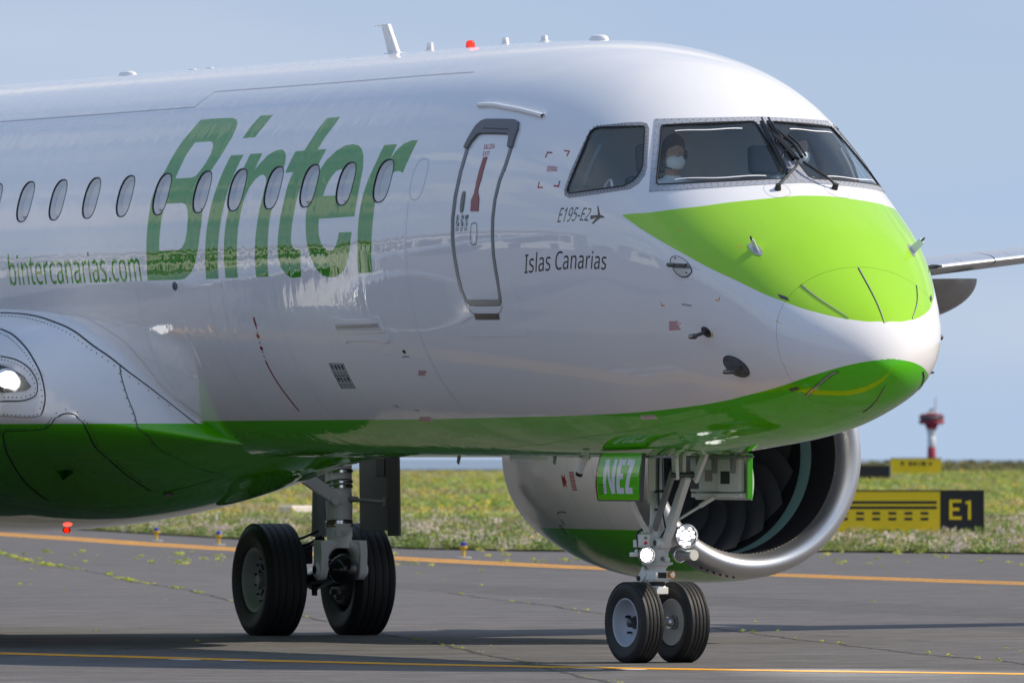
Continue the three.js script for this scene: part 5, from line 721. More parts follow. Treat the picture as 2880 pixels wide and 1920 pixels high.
    const p = new THREE.SpotLight(0xffffff, 60, 0, 0.35, 0.6, 2); p.position.set(x + 0.05, y, z); p.target.position.set(x + 10, y - 0.3, z); p.castShadow = true; p.shadow.radius = 3; N.add(p, p.target); return l;
  };
  spot(0.14, 0.85, 0.155, 0.064, 2, []); spot(0.16, 1.0, -0.175, 0.093, 2, [7, 11, 15]);
  part('light_bracket', [box(0.08, 0.03, 0.03, 0.10, 0.85, 0.11), bar([0.06, 0.93, -0.06], [0.12, 0.97, -0.15], 0.06, 0.05, 0.02, [1, 0, 0]), box(0.10, 0.025, 0.04, 0.08, 1.0, -0.15)], M.gearWhite, N);
  part('light_shield', [bar([0.09, 1.03, -0.06], [0.10, 1.08, -0.12], 0.07, 0.09, 0.012, [1, 0, 0])], M.lampWhite.clone ? M.gearWhite : M.gearWhite, N);
  part('landing_lamp_can', [rod([0.07, 0.845, -0.135], [0.29, 0.85, -0.185], 0.040, 0.040, 28)], M.steel, N); part('can_cap', rod([0.285, 0.85, -0.183], [0.30, 0.85, -0.187], 0.043, 0.043, 28), std({ color: lin(0.62, 0.62, 0.58), roughness: 0.4 }), N); part('can_clamp', new THREE.TorusGeometry(0.054, 0.007, 10, 32).rotateY(Math.PI / 2 + 0.2).translate(0.115, 0.846, -0.145), M.chrome, N);
  // doors: the starboard one shows its painted outside, the port one its white inside
  const curvedDoor = (x0, x1, z, s, thick) => { const n = 14, pos = [], idx = [], uv = []; for (let f = 0; f < 2; f++) for (let i = 0; i <= n; i++) for (const [k, x] of [[0, x0], [1, x1]]) { const t = i / n, y = lerp(1.655, 1.285, t), bulge = 0.035 * Math.sin(t * Math.PI * 0.9) + 0.02 * t; pos.push(x, y, z + s * (bulge + (f ? 0 : thick))); uv.push(k, 1 - t); } const row = 2, lay = (n + 1) * 2; for (let f = 0; f < 2; f++) for (let i = 0; i < n; i++) { const a = f * lay + i * row; const q = (f === 0) === (s > 0) ? [a, a + 2, a + 3, a, a + 3, a + 1] : [a, a + 3, a + 2, a, a + 1, a + 3]; idx.push(...q); } for (let i = 0; i < n; i++) for (const k of [0, 1]) { const a = i * row + k, b = lay + i * row + k; idx.push(a, b, b + 2, a, b + 2, a + 2); } const e = n * row; idx.push(e, e + 1, lay + e + 1, e, lay + e + 1, lay + e); const g = new THREE.BufferGeometry(); g.setAttribute('position', new THREE.Float32BufferAttribute(pos, 3)); g.setAttribute('uv', new THREE.Float32BufferAttribute(uv, 2)); g.setIndex(idx); const h = g.toNonIndexed(); h.computeVertexNormals(); return h; };
  const [dc, dg] = canvas(860, 380); dg.fillStyle = GREEN; dg.fillRect(0, 0, 860, 380); dg.fillStyle = 'rgb(120,18,48)'; dg.fillRect(0, 0, 26, 380); dg.fillRect(0, 0, 20, 380);
  { dg.fillStyle = 'rgb(226,224,232)'; const S = [[[250, 52], [322, 52], [420, 250], [420, 52], [485, 52], [485, 330], [412, 330], [314, 130], [314, 330], [250, 330]], [[520, 52], [660, 52], [660, 100], [590, 100], [590, 165], [648, 165], [648, 212], [590, 212], [590, 282], [664, 282], [664, 330], [520, 330]], [[690, 52], [832, 52], [832, 98], [768, 282], [836, 282], [836, 330], [692, 330], [692, 286], [758, 100], [690, 100]]]; for (const p of S) { dg.beginPath(); p.forEach(([x, y], i) => (i ? dg.lineTo((x - 250) * 1.0 + 150, y) : dg.moveTo((x - 250) * 1.0 + 150, y))); dg.closePath(); dg.fill(); } dg.fillStyle = 'rgb(30,60,20)'; const r = rand(4); for (let k = 0; k < 9; k++) for (let x = 60; x < 200 - 40 * r(); x += 18) dg.fillRect(x, 250 + k * 10, 8 + 8 * r(), 5); }
  part('gear_door', curvedDoor(-0.26, 0.585, 0.345, 1, 0.028), std({ map: canvasTex(dc), roughness: 0.14 }), N).userData.label = 'green starboard nose gear door lettered NEZ';
  part('door_edge_seal', [box(0.014, 0.37, 0.034, 0.594, 1.468, 0.388, -0.06), box(0.86, 0.014, 0.03, 0.163, 1.281, 0.385)], M.darkPanel, N);
  const inner = part('gear_door', curvedDoor(-0.30, 0.76, -0.43, -1, 0.02), M.gearWhite, N); inner.userData.label = 'port nose gear door showing its padded white inside';
  part('door_lining', [box(0.50, 0.27, 0.05, -0.02, 1.48, -0.425, 0, 0, 0, 0.03), box(0.44, 0.27, 0.05, 0.47, 1.48, -0.425, 0, 0, 0, 0.03), box(0.95, 0.035, 0.06, 0.25, 1.32, -0.42)], M.gearWhite, N);
  part('door_edge', [box(0.02, 0.36, 0.05, 0.765, 1.47, -0.455)], M.greenPaint, N);
  part('door_hinge', [-0.08, 0.22, 0.58].map((x) => bar([x, 1.66, -0.40], [x + 0.02, 1.50, -0.385], 0.10, 0.035, 0.035, [0, 0, 1])), M.gearGrey, N);
  part('placard', [box(0.17, 0.14, 0.004, -0.18, 1.44, -0.398)], M.darkPanel, N); part('placard', [box(0.14, 0.09, 0.004, 0.10, 1.475, -0.398)], std({ color: lin(0.36, 0.28, 0.27), roughness: 0.5 }), N); part('placard', [box(0.17, 0.10, 0.004, 0.42, 1.46, -0.398)], M.black, N);
  part('gear_bay_edge', [box(1.5, 0.02, 0.02, 0.3, 1.625, 0.30), box(1.5, 0.02, 0.02, 0.3, 1.625, -0.36)], M.gearGrey, N);
}
// --- main gear: trailing arm, fork, shock absorber, two wheels
function mainGear(x, z, s) {
  const G = group('main_gear', aircraft, [x, 0, z]), q = (a) => [a[0], a[1], a[2] * s];
  const R_ = (a, b, r0, r1, n) => rod(q(a), q(b), r0, r1, n), B_ = (a, b, w0, w1, t, sd) => bar(q(a), q(b), w0, w1, t, sd);
  const tyre = tyreGeometry(0.515, 0.40, 0.285, [-0.66, -0.24, 0.24, 0.66], 0.014);
  for (const w of [1, -1]) {
    const put = (g) => g.translate(0, 0.505, 0.435 * w);
    part('tyre', put(tyre.clone()), M.rubber, G);
    part('rim', put(flipZ(latheZ([[0.0, 0.06], [0.02, 0.09], [0.03, 0.16], [0.03, 0.205], [0.075, 0.235], [0.13, 0.255], [0.158, 0.285], [0.155, 0.298], [0.12, 0.30]], 72), w)), M.wheelGrey, G);
    part('hub', [put(flipZ(latheZ([[0.0, 0.085], [0.04, 0.078], [0.10, 0.062], [0.115, 0.055], [0.12, 0.045], [0.12, 0]], 28), w))], M.gearGrey, G);
    const slots = []; for (let i = 0; i < 14; i++) { const a = i / 14 * 6.283; slots.push(put(flipZ(box(0.075, 0.030, 0.012, 0.150, 0, 0.034, 0, 0, 0, 0.008).rotateZ(a), w))); } part('vent_slots', slots, M.black, G);
    const bolts = []; for (let i = 0; i < 14; i++) { const a = (i + 0.5) / 14 * 6.283; bolts.push(put(flipZ(rod([Math.cos(a) * 0.215, Math.sin(a) * 0.215, 0.03], [Math.cos(a) * 0.215, Math.sin(a) * 0.215, 0.062], 0.011, 0.009, 8), w))); } part('wheel_bolts', bolts, M.black, G);
    part('brake', [put(flipZ(latheZ([[-0.19, 0.06], [-0.19, 0.20], [-0.16, 0.24], [-0.04, 0.25], [0.0, 0.22]], 48), w)), ...Array.from({ length: 8 }, (_, i) => { const a = i / 8 * 6.283; return put(flipZ(rod([Math.cos(a) * 0.16, Math.sin(a) * 0.16, -0.19], [Math.cos(a) * 0.16, Math.sin(a) * 0.16, -0.225], 0.028, 0.026, 10), w)); })], M.darkPanel, G);
  }
  part('axle', [R_([0, 0.505, -0.42], [0, 0.505, 0.42], 0.065, 0.065, 24)], M.gloss, G);
  part('trailing_arm', [R_([0, 0.505, 0], [0.56, 0.60, 0], 0.10, 0.115, 28), new THREE.SphereGeometry(0.132, 32, 20).translate(0.70, 0.60, 0)], M.gloss, G);
  for (const k of [1, -1]) { // the two cheeks of the fork
    const sh = new THREE.Shape(); sh.moveTo(0.54, 0.56); sh.absarc(0.62, 0.60, 0.085, Math.PI * 1.15, Math.PI * 1.95, false); sh.lineTo(0.72, 0.76); sh.lineTo(0.70, 0.86); sh.lineTo(0.53, 0.86); sh.closePath();
    part('fork_cheek', new THREE.ExtrudeGeometry(sh, { depth: 0.06, bevelEnabled: true, bevelThickness: 0.006, bevelSize: 0.006, bevelSegments: 2 }).translate(0.02, 0, k > 0 ? 0.16 : -0.22), M.gearWhite, G);
    part('pivot_bush', [rod([0.64, 0.60, 0.22 * k], [0.64, 0.60, 0.25 * k], 0.065, 0.06, 24)], M.gearWhite, G); part('pivot_pin', [rod([0.64, 0.60, 0.251 * k], [0.64, 0.60, 0.257 * k], 0.038, 0.038, 20)], k > 0 ? M.black : M.steel, G);
  }
  part('fork_bridge', [new THREE.TorusGeometry(0.185, 0.05, 14, 28, Math.PI).rotateY(Math.PI / 2).scale(1.5, 1, 1).translate(0.64, 0.665, 0), R_([0.62, 0.80, 0], [0.62, 0.96, 0], 0.105, 0.118, 28)], M.gearWhite, G);
  part('main_strut', [R_([0.62, 0.90, 0], [0.62, 1.02, 0], 0.118, 0.118, 32), R_([0.62, 1.05, 0], [0.61, 1.20, 0], 0.118, 0.122, 32), R_([0.61, 1.20, 0], [0.60, 1.34, 0], 0.122, 0.116, 32), R_([0.60, 1.34, 0], [0.58, 2.3, 0], 0.120, 0.125, 32), R_([0.69, 1.24, 0.02], [0.75, 1.24, 0.02], 0.05, 0.045, 16)], M.gearWhite, G);
  for (const [a, b] of [[0.985, 1.045], [1.335, 1.36], [1.375, 1.39], [1.475, 1.505]]) part('strut_band', R_([0.612, a, 0], [0.61, b, 0], 0.1245, 0.1245, 32), M.chrome, G);
  for (const [a, b] of [[1.0, 1.008], [1.022, 1.03], [1.343, 1.352], [1.385, 1.392], [1.482, 1.492]]) part('strut_seal', R_([0.612, a, 0], [0.61, b, 0], 0.1265, 0.1265, 32), M.black, G);
  part('shock_absorber', [R_([0.22, 0.90, 0.03], [0.28, 1.75, 0.04], 0.078, 0.074, 28), R_([0.22, 0.90, 0.03], [0.22, 0.94, 0.03], 0.084, 0.084, 28)], M.gearGrey, G); part('shock_piston', [R_([0.18, 0.58, 0.03], [0.22, 0.92, 0.03], 0.045, 0.045, 24)], M.gloss, G);
  part('side_stay', [B_([0.70, 1.24, 0.06], [0.66, 1.95, 1.15], 0.10, 0.12, 0.06, [1, 0, 0]), R_([0.74, 1.24, 0.08], [0.68, 1.24, 0.08], 0.05, 0.05, 20)], M.gearWhite, G);
  part('actuator_bracket', [box(0.08, 0.05, 0.12, 0.70, 0.93, 0.02 * s), R_([0.73, 0.94, -0.04], [0.78, 0.93, 0.02], 0.02, 0.018, 12)], M.gearWhite, G);
  part('gear_door', [box(0.80, 0.72, 0.03, 0.70, 1.31, -0.34 * s, 0, 0, 0.03), box(0.14, 0.76, 0.03, 1.16, 1.29, -0.31 * s, 0, 0.5 * s, 0.02)], M.darkPanel, G).userData.label = 'dark grey main gear leg door';
  part('door_panel', [box(0.20, 0.16, 0.008, 0.82, 1.53, -0.32 * s)], M.black, G);
  part('door_link', [R_([0.72, 1.235, -0.08], [0.98, 1.215, -0.30], 0.018, 0.018, 12), box(0.05, 0.07, 0.04, 0.98, 1.215, -0.305 * s), R_([0.70, 1.24, -0.06], [0.76, 1.24, -0.12], 0.03, 0.026, 14)], M.gearGrey, G);
  part('brake_hose', [tube([[0.35, 0.95, 0.1], [0.2, 0.88, 0.25], [0.05, 0.97, 0.34], [0.0, 0.85, 0.3]].map(q), 0.012, 40, 8), tube([[0.38, 0.90, 0.08], [0.22, 0.82, 0.2], [0.1, 0.88, 0.3], [0.02, 0.72, 0.22]].map(q), 0.012, 40, 8), tube([[0.4, 0.85, 0.12], [0.3, 0.78, 0.22], [0.12, 0.80, 0.2], [0.05, 0.66, 0.24]].map(q), 0.010, 40, 8), tube([[0.40, 0.9, -0.1], [0.25, 0.8, -0.2], [0.1, 0.75, -0.3]].map(q), 0.010, 40, 8)], M.hose, G);
  part('brake_manifold', [box(0.12, 0.18, 0.12, 0.16, 0.74, 0.16 * s), R_([0.10, 0.50, 0.2], [0.20, 0.42, 0.2], 0.03, 0.03, 12), R_([0.14, 0.45, 0.05], [0.14, 0.36, 0.05], 0.03, 0.025, 12)], M.black, G);
  return G;
}
mainGear(-14.6, -2.985, 1); mainGear(-14.6, 2.985, -1);

// --- engines: nacelle with polished lip, dark acoustic liner, pale green case ring, fan
function engine(z, words) {
  const E = group('engine', aircraft, [-8.14, 1.64, z]);
  const outer = splineOf([0, 0.35, 0.9, 1.5, 2.2, 3.0, 3.6], [1.055, 1.085, 1.112, 1.115, 1.09, 0.99, 0.86]);
  const [c, g] = canvas(1024, 1024); g.fillStyle = 'rgb(226,227,226)'; g.fillRect(0, 0, 1024, 1024);
  const X0 = 0.30, X1 = 3.6, at = (x, a) => [(x - X0) / (X1 - X0) * 1024, (1 - a / 360) * 1024];  // a: degrees round from straight down
  { g.fillStyle = GREEN; const L = []; for (let i = 0; i <= 60; i++) { const x = lerp(X0, X1, i / 60), k = Math.acos(clamp((1.64 - lerp(0.985, 1.0, i / 60)) / outer(x), -1, 1)) / D2R; L.push([x, k]); } for (const f of [(a) => a, (a) => 360 - a]) { g.beginPath(); g.moveTo(...at(X0, f(0))); for (const [x, k] of L) g.lineTo(...at(x, f(k))); g.lineTo(...at(X1, f(0))); g.fill(); } }
  const mir = ([x, a]) => [x, 360 - a], line = (pts, col, w) => { g.strokeStyle = col; g.lineWidth = w; g.beginPath(); pts.forEach((p, i) => (i ? g.lineTo(...at(...mir(p))) : g.moveTo(...at(...mir(p))))); g.stroke(); };
  if (words) { // warning triangle, inspection panel outlines, stencils on the inboard side
    const a0 = 78; g.fillStyle = 'rgb(150,26,30)'; for (const [dx, w, h] of [[-0.02, 0.11, 3], [0.08, -0.07, 3.4]]) { g.beginPath(); g.moveTo(...at(...mir([1.62 + dx, a0]))); g.lineTo(...at(...mir([1.62 + dx + w, a0 + h]))); g.lineTo(...at(...mir([1.62 + dx + w, a0 - h]))); g.fill(); }
    for (let k = 0; k < 8; k++) line([[1.52, a0 + 4 - k * 1.1], [1.41, a0 + 4 - k * 1.1]], 'rgb(160,80,80)', 2); line([[2.1, 62], [2.0, 63], [1.85, 63]], 'rgb(120,122,122)', 2); line([[2.1, 62], [2.12, 45], [2.0, 42], [1.85, 42]], 'rgb(120,122,122)', 2); line([[2.07, 59], [2.07, 56]], 'rgb(30,30,30)', 5); line([[2.07, 48], [2.07, 45]], 'rgb(30,30,30)', 5); for (let k = 0; k < 4; k++) line([[2.24, 55 - k * 1.4], [2.16, 55 - k * 1.4]], 'rgb(70,72,72)', 2);
    g.fillStyle = 'rgb(170,140,148)'; g.beginPath(); for (const p of [[1.60, 28], [1.42, 30], [1.42, 25], [1.60, 23]]) g.lineTo(...at(...mir(p))); g.fill();
  }
  for (const x of [2.45, 1.55, 1.0]) line([[x, 0], [x, 360]], 'rgba(170,172,172,0.8)', 1.5);
  const tex = canvasTex(c), prof = []; for (let i = 0; i <= 44; i++) { const x = lerp(X0, X1, i / 44); prof.push([-x, outer(x)]); }
  const cg = new THREE.LatheGeometry(prof.map(([x, r]) => new THREE.Vector2(r, x)), 128); { const p = cg.attributes.position, uv = cg.attributes.uv; for (let i = 0; i < p.count; i++) { const v = Math.floor(i / prof.length) / 128; uv.setXY(i, (-p.getY(i) - X0) / (X1 - X0), v); } }
  // lathe turns about y from +z; turn y to x so that v = 0 points straight down
  cg.rotateZ(-Math.PI / 2); cg.rotateX(Math.PI / 2); const cowl = part('cowl', cg, std({ map: tex, roughness: 0.12 }), E); void cowl;
  part('inlet_lip', latheX([[-0.30, 1.082], [-0.20, 1.074], [-0.12, 1.060], [-0.06, 1.040], [-0.02, 1.010], [0.0, 0.975], [-0.008, 0.94], [-0.035, 0.912], [-0.08, 0.888], [-0.14, 0.872], [-0.21, 0.862]].reverse(), 128), M.polished, E);
  part('acoustic_liner', latheX([[-0.21, 0.862], [-0.40, 0.862], [-0.74, 0.872]].reverse(), 96), M.liner, E);
  part('fan_case_ring', latheX([[-0.74, 0.872], [-0.97, 0.874]].reverse(), 96), M.seafoam, E); part('fan_case', latheX([[-0.97, 0.874], [-1.6, 0.86], [-1.6, 0.2]].reverse(), 64), M.liner, E);
  const dots = []; for (let i = 0; i < 150; i++) { const a = i / 150 * 6.283; dots.push(new THREE.SphereGeometry(0.0065, 5, 3).translate(-0.205, Math.cos(a) * 0.861, Math.sin(a) * 0.861)); } part('lip_screws', dots, M.rivet, E);
  { const s = []; for (let i = 0; i < 6; i++) { const a = Math.PI - 0.12 - i * 0.06; s.push(box(0.05, 0.008, 0.022, 0, 0, 0, 0, 0.5, 0).translate(-0.17, 1.072, 0).rotateX(a)); } part('anti_ice_slots', s, M.black, E); }
  const bl = (() => { const pos = [], idx = [], n = 14, m = 8; for (let f = 0; f < 2; f++) for (let i = 0; i <= n; i++) for (let j = 0; j <= m; j++) { const t = i / n, r = lerp(0.26, 0.862, t), u = j / m - 0.5, tw = lerp(0.35, 1.02, t), ch = lerp(0.24, 0.36, Math.sin(t * 1.9)), sweep = 0.10 * Math.sin(t * Math.PI) - 0.12 * t * t, camber = 0.03 * (1 - 4 * u * u), a = u * ch * Math.sin(tw) / r + sweep / r * 1.2 + camber * 0.8, x = u * ch * Math.cos(tw) - 0.05 * t + (f ? 0.006 : -0.006) * (1 - 3.6 * u * u); pos.push(x, Math.cos(a) * r, Math.sin(a) * r); } const lay = (n + 1) * (m + 1); for (let f = 0; f < 2; f++) for (let i = 0; i < n; i++) for (let j = 0; j < m; j++) { const a = f * lay + i * (m + 1) + j, b = a + m + 1; idx.push(...(f ? [a, a + 1, b + 1, a, b + 1, b] : [a, b + 1, a + 1, a, b, b + 1])); } const q = new THREE.BufferGeometry(); q.setAttribute('position', new THREE.Float32BufferAttribute(pos, 3)); q.setIndex(idx); q.computeVertexNormals(); return q; })();
  for (let i = 0; i < 18; i++) { const b = part('fan_blade', bl, M.blade, E); b.position.set(-1.12, 0, 0); b.rotation.x = i / 18 * 2 * Math.PI; }
  part('spinner', latheX([[-0.72, 0.0], [-0.76, 0.06], [-0.86, 0.14], [-1.0, 0.22], [-1.18, 0.28]].reverse(), 40), M.gearGrey, E);
  part('core_nozzle', latheX([[-3.2, 0.80], [-3.6, 0.70], [-4.2, 0.52], [-4.9, 0.2], [-5.1, 0.02]], 48), M.steel, E);
  part('pylon', [box(3.6, 0.75, 0.34, -2.9, 1.28, 0, 0, 0, 0.10, 0.12)], M.plainWhite, E);
  return E;
}
engine(-4.5, true); engine(4.5, false);

// --- wings: lofted aerofoil, polished leading-edge slats in sections, flap-track fairings
function wing(s) {
  const Wg = group('wing', aircraft), lead = (w) => -8.6 - 0.5 * (w - 1.5), height = (w) => 3.39 + 0.096 * (w - 8.5) - (w < 4 ? 0 : 0), chord = (w) => (w < 6 ? lerp(6.4, 3.75, (w - 1.2) / 4.8) : lerp(3.75, 1.3, (w - 6) / 11)), thick = (w) => lerp(0.135, 0.10, clamp((w - 1.2) / 10));
  const foil = (t) => 5 * (0.2969 * Math.sqrt(t) - 0.126 * t - 0.3516 * t * t + 0.2843 * t ** 3 - 0.1036 * t ** 4);
  const at = (w, u, up, off = 0) => { const c = chord(w), k = thick(w); const y = foil(u) * k * c * (up ? 0.62 : -0.38) * 1.0 + (1 - u) * 0.0; return [lead(w) - u * c + off, height(w) + y - 0.035 * u * c, s * -w]; };
  const sheetOf = (w0, w1, u0, u1, off) => { const nw = 14, us = []; const n = 18; for (let i = 0; i <= n; i++) us.push([u1 - (u1 - u0) * Math.pow(i / n, 0.5) * 1.0, true]); us[n][0] = u0; const low = []; for (let i = 1; i <= n; i++) low.push([u0 + (u1 - u0) * Math.pow(i / n, 2), false]); const all = u0 === 0 ? [...us.map(([u, b], i) => [u1 * (1 - i / n) ** 2, true]), ...low] : [...us, ...low]; const pos = [], idx = []; for (let i = 0; i <= nw; i++) for (const [u, b] of all) pos.push(...at(lerp(w0, w1, i / nw), Math.max(u, 0), b, off)); const m = all.length; for (let i = 0; i < nw; i++) for (let j = 0; j < m - 1; j++) { const a = i * m + j, b = a + m; idx.push(...(s > 0 ? [a, a + 1, b + 1, a, b + 1, b] : [a, b + 1, a + 1, a, b, b + 1])); } const g = new THREE.BufferGeometry(); g.setAttribute('position', new THREE.Float32BufferAttribute(pos, 3)); g.setIndex(idx); g.computeVertexNormals(); if (g.attributes.normal.getY(6) < 0) { for (let i = 0; i < idx.length; i += 3) { const t = idx[i + 1]; idx[i + 1] = idx[i + 2]; idx[i + 2] = t; } g.setIndex(idx); g.computeVertexNormals(); } return g; };
  part('wing_box', sheetOf(2.4, 17, 0, 1, -0.03), std({ color: lin(0.40, 0.41, 0.42), roughness: 0.35 }), Wg);
  for (const [a, b] of [[2.6, 4.9], [5.0, 8.72], [8.735, 12.4], [12.42, 16.6]]) part('slat', sheetOf(a, b, 0, 0.16, 0.012), M.slat, Wg);
  { const p = at(8.72, 0, true, 0), dots = []; for (const w of [8.3, 8.95]) for (let k = 0; k < 5; k++) { const v = at(w, 0.004 + k * 0.012, true, 0.014); dots.push(new THREE.SphereGeometry(0.005, 5, 3).translate(...v)); } part('slat_screws', dots, M.rivet, Wg); }
  part('wing_tip', [bar([lead(17), height(17), -17 * s], [lead(17) - 1.1, height(17) + 1.1, -17.9 * s], 1.4, 0.5, 0.06, [0, 0.3, 1])], M.plainWhite, Wg);
  for (const w of [8.52, 12.6]) part('flap_fairing', new THREE.SphereGeometry(1, 40, 16, 0, Math.PI * 2, Math.PI / 2, Math.PI / 2).scale(1.8, 0.40, 0.37).translate(lead(w) - 2.0, height(w) - 0.14, -w * s), std({ color: lin(0.34, 0.34, 0.34), roughness: 0.25, side: THREE.DoubleSide }), Wg);
}
wing(1); wing(-1);

// ---------------------------------------------------------------- cockpit and crew
{
  const C = group('cockpit', aircraft);
  { const sh = new THREE.Shape(); for (let i = 0; i <= 60; i++) { const a = lerp(-30, 210, i / 60), q = hull(0.3, a > 90 ? 180 - a : a, a > 90 ? -1 : 1), c = V(0.3, 3.3, 0), v = c.lerp(q, 0.97); if (i) sh.lineTo(-v.z, v.y); else sh.moveTo(-v.z, v.y); } part('rear_bulkhead', new THREE.ExtrudeGeometry(sh, { depth: 0.04, bevelEnabled: false }).rotateY(Math.PI / 2).translate(0.26, 0, 0), M.cockpitTrim, C); }
  part('floor', [box(2.2, 0.05, 1.6, 1.2, 2.72, 0)], M.cockpit, C);
  part('glareshield', [box(0.42, 0.06, 1.36, 2.22, 3.52, 0, 0, 0, -0.06, 0.025), box(0.10, 0.5, 1.3, 2.05, 3.25, 0)], M.cockpit, C);
  part('overhead_panel', [box(0.9, 0.06, 0.5, 1.05, 4.36, 0, 0, 0, -0.25)], M.cockpitTrim, C);
  for (const s of [1, -1]) { part('pilot_seat', [box(0.12, 0.72, 0.46, 1.05, 3.45, 0.48 * s, 0, 0, 0.12, 0.04), box(0.10, 0.22, 0.26, 0.99, 3.95, 0.48 * s, 0, 0, 0.1, 0.04)], M.cockpit, C); part('side_console', [box(1.3, 0.5, 0.2, 1.5, 3.15, 0.86 * s)], M.cockpitTrim, C); part('window_rail', [tube([18, 26, 34].map((d) => onHull(1.25, d, s, -0.06).toArray()), 0.02, 16, 6)], M.cockpit, C); }
  part('headset', [tube([[1.22, 3.62, 0.98], [1.20, 3.72, 0.97], [1.28, 3.77, 0.96], [1.36, 3.70, 0.98], [1.35, 3.60, 1.0]], 0.012, 30, 8), new THREE.SphereGeometry(0.035, 14, 10).translate(1.22, 3.62, 0.98), new THREE.SphereGeometry(0.035, 14, 10).translate(1.35, 3.60, 1.0), tube([[1.35, 3.58, 1.0], [1.5, 3.66, 0.97], [1.62, 3.6, 0.95]], 0.006, 20, 6)], M.cockpitTrim, C);
}
function pilot(x, y, z, label, hairTone, look, tilt) {
  // one continuous body from a smooth field of tapered capsules: head, neck, shoulders, chest, arms reaching forward
  const P = thing('person', label, 'person', [x, y, z], look);
  const field = (N, size, c, f) => { const mc = new MarchingCubes(N, M.cockpit, false, false, 120000); mc.isolation = 0; let k = 0; for (let c2 = 0; c2 < N; c2++) for (let b = 0; b < N; b++) for (let a = 0; a < N; a++) mc.field[k++] = -f((a / N * 2 - 1) * size + c[0], (b / N * 2 - 1) * size + c[1], (c2 / N * 2 - 1) * size + c[2]); mc.update(); const n = mc.count ?? mc.geometry.drawRange.count, g = new THREE.BufferGeometry(); g.setAttribute('position', new THREE.Float32BufferAttribute(Array.from(mc.positionArray.slice(0, n * 3)), 3)); g.setAttribute('normal', new THREE.Float32BufferAttribute(Array.from(mc.normalArray.slice(0, n * 3)), 3)); g.scale(size, size, size); g.translate(...c); return g; };
  const smin = (a, b, k) => { const h = clamp(0.5 + 0.5 * (b - a) / k); return lerp(b, a, h) - k * h * (1 - h); };
  const cap = (p, a, b, r0, r1) => { const ab = [b[0] - a[0], b[1] - a[1], b[2] - a[2]], ap = [p[0] - a[0], p[1] - a[1], p[2] - a[2]], t = clamp((ap[0] * ab[0] + ap[1] * ab[1] + ap[2] * ab[2]) / (ab[0] ** 2 + ab[1] ** 2 + ab[2] ** 2)); return Math.hypot(ap[0] - ab[0] * t, ap[1] - ab[1] * t, ap[2] - ab[2] * t) - lerp(r0, r1, t); };
  const ell = (p, c, r) => { const d = Math.hypot((p[0] - c[0]) / r[0], (p[1] - c[1]) / r[1], (p[2] - c[2]) / r[2]); return (d - 1) * Math.min(...r); };
  const head = (X, Y, Z) => { const p = [X, Y, Z]; let d = ell(p, [0, 0.02, 0], [0.098, 0.118, 0.076]); d = smin(d, ell(p, [0.035, -0.055, 0], [0.062, 0.07, 0.056]), 0.03); d = smin(d, ell(p, [0.102, -0.012, 0], [0.018, 0.028, 0.013]), 0.015); d = smin(d, ell(p, [0.085, 0.028, 0], [0.02, 0.012, 0.05]), 0.012); for (const s of [1, -1]) { d = smin(d, ell(p, [-0.005, -0.005, 0.08 * s], [0.02, 0.032, 0.01]), 0.006); d = Math.max(d, -ell(p, [0.098, 0.01, 0.03 * s], [0.012, 0.009, 0.016])); } return smin(d, cap(p, [-0.02, -0.06, 0], [-0.035, -0.20, 0], 0.052, 0.058), 0.03); };
  const skin = std({ color: lin(0.42, 0.25, 0.18), roughness: 0.55 });
  const bodyField = (X, Y, Z) => { const p = [X, Y, Z]; let d = cap(p, [-0.05, -0.30, 0.14], [-0.05, -0.30, -0.14], 0.075, 0.075); d = smin(d, cap(p, [-0.05, -0.34, 0], [-0.06, -0.70, 0], 0.14, 0.15), 0.08); for (const s of [1, -1]) { d = smin(d, cap(p, [-0.04, -0.30, 0.18 * s], [0.06, -0.56, 0.24 * s], 0.062, 0.048), 0.04); d = smin(d, cap(p, [0.06, -0.56, 0.24 * s], [0.30, -0.54, 0.16 * s], 0.045, 0.034), 0.02); } return smin(d, head(X, Y, Z), 0.03); };
  const bg = field(72, 0.46, [0.03, -0.34, 0], bodyField), hg = field(64, 0.18, [0, -0.02, 0], head); hg.rotateZ(tilt);
  part('body', [bg, hg], skin, P);
  part('shirt', field(72, 0.46, [0.03, -0.36, 0], (X, Y, Z) => { const p = [X, Y, Z]; let d = cap(p, [-0.05, -0.30, 0.15], [-0.05, -0.30, -0.15], 0.088, 0.088); d = smin(d, cap(p, [-0.05, -0.34, 0], [-0.06, -0.72, 0], 0.155, 0.165), 0.08); for (const s of [1, -1]) d = smin(d, cap(p, [-0.04, -0.30, 0.18 * s], [0.05, -0.52, 0.24 * s], 0.078, 0.066), 0.04); return Math.max(smin(d, cap(p, [-0.03, -0.26, 0], [-0.035, -0.19, 0], 0.075, 0.062), 0.03), Y + 0.16); }), std({ color: lin(0.72, 0.76, 0.80), roughness: 0.8 }), P);
  const hair = field(48, 0.16, [0, 0.03, 0], (X, Y, Z) => Math.max(ell([X, Y, Z], [-0.012, 0.03, 0], [0.106, 0.122, 0.085]), -(ell([X, Y, Z], [0.075, -0.02, 0], [0.07, 0.09, 0.1])), -Y - 0.01 - X * 0.4)); hair.rotateZ(tilt); part('hair', hair, std({ color: hairTone, roughness: 0.7 }), P);
  const mask = field(48, 0.14, [0.06, -0.05, 0], (X, Y, Z) => { const p = [X, Y, Z], d = ell(p, [0.055, -0.055, 0], [0.082, 0.068, 0.072]); return Math.max(d, -ell(p, [0.045, -0.05, 0], [0.072, 0.062, 0.064]), 0.012 - X, Math.abs(Y + 0.052) - 0.052); }); mask.rotateZ(tilt); part('face_mask', mask, std({ color: lin(0.80, 0.82, 0.84), roughness: 0.85 }), P);
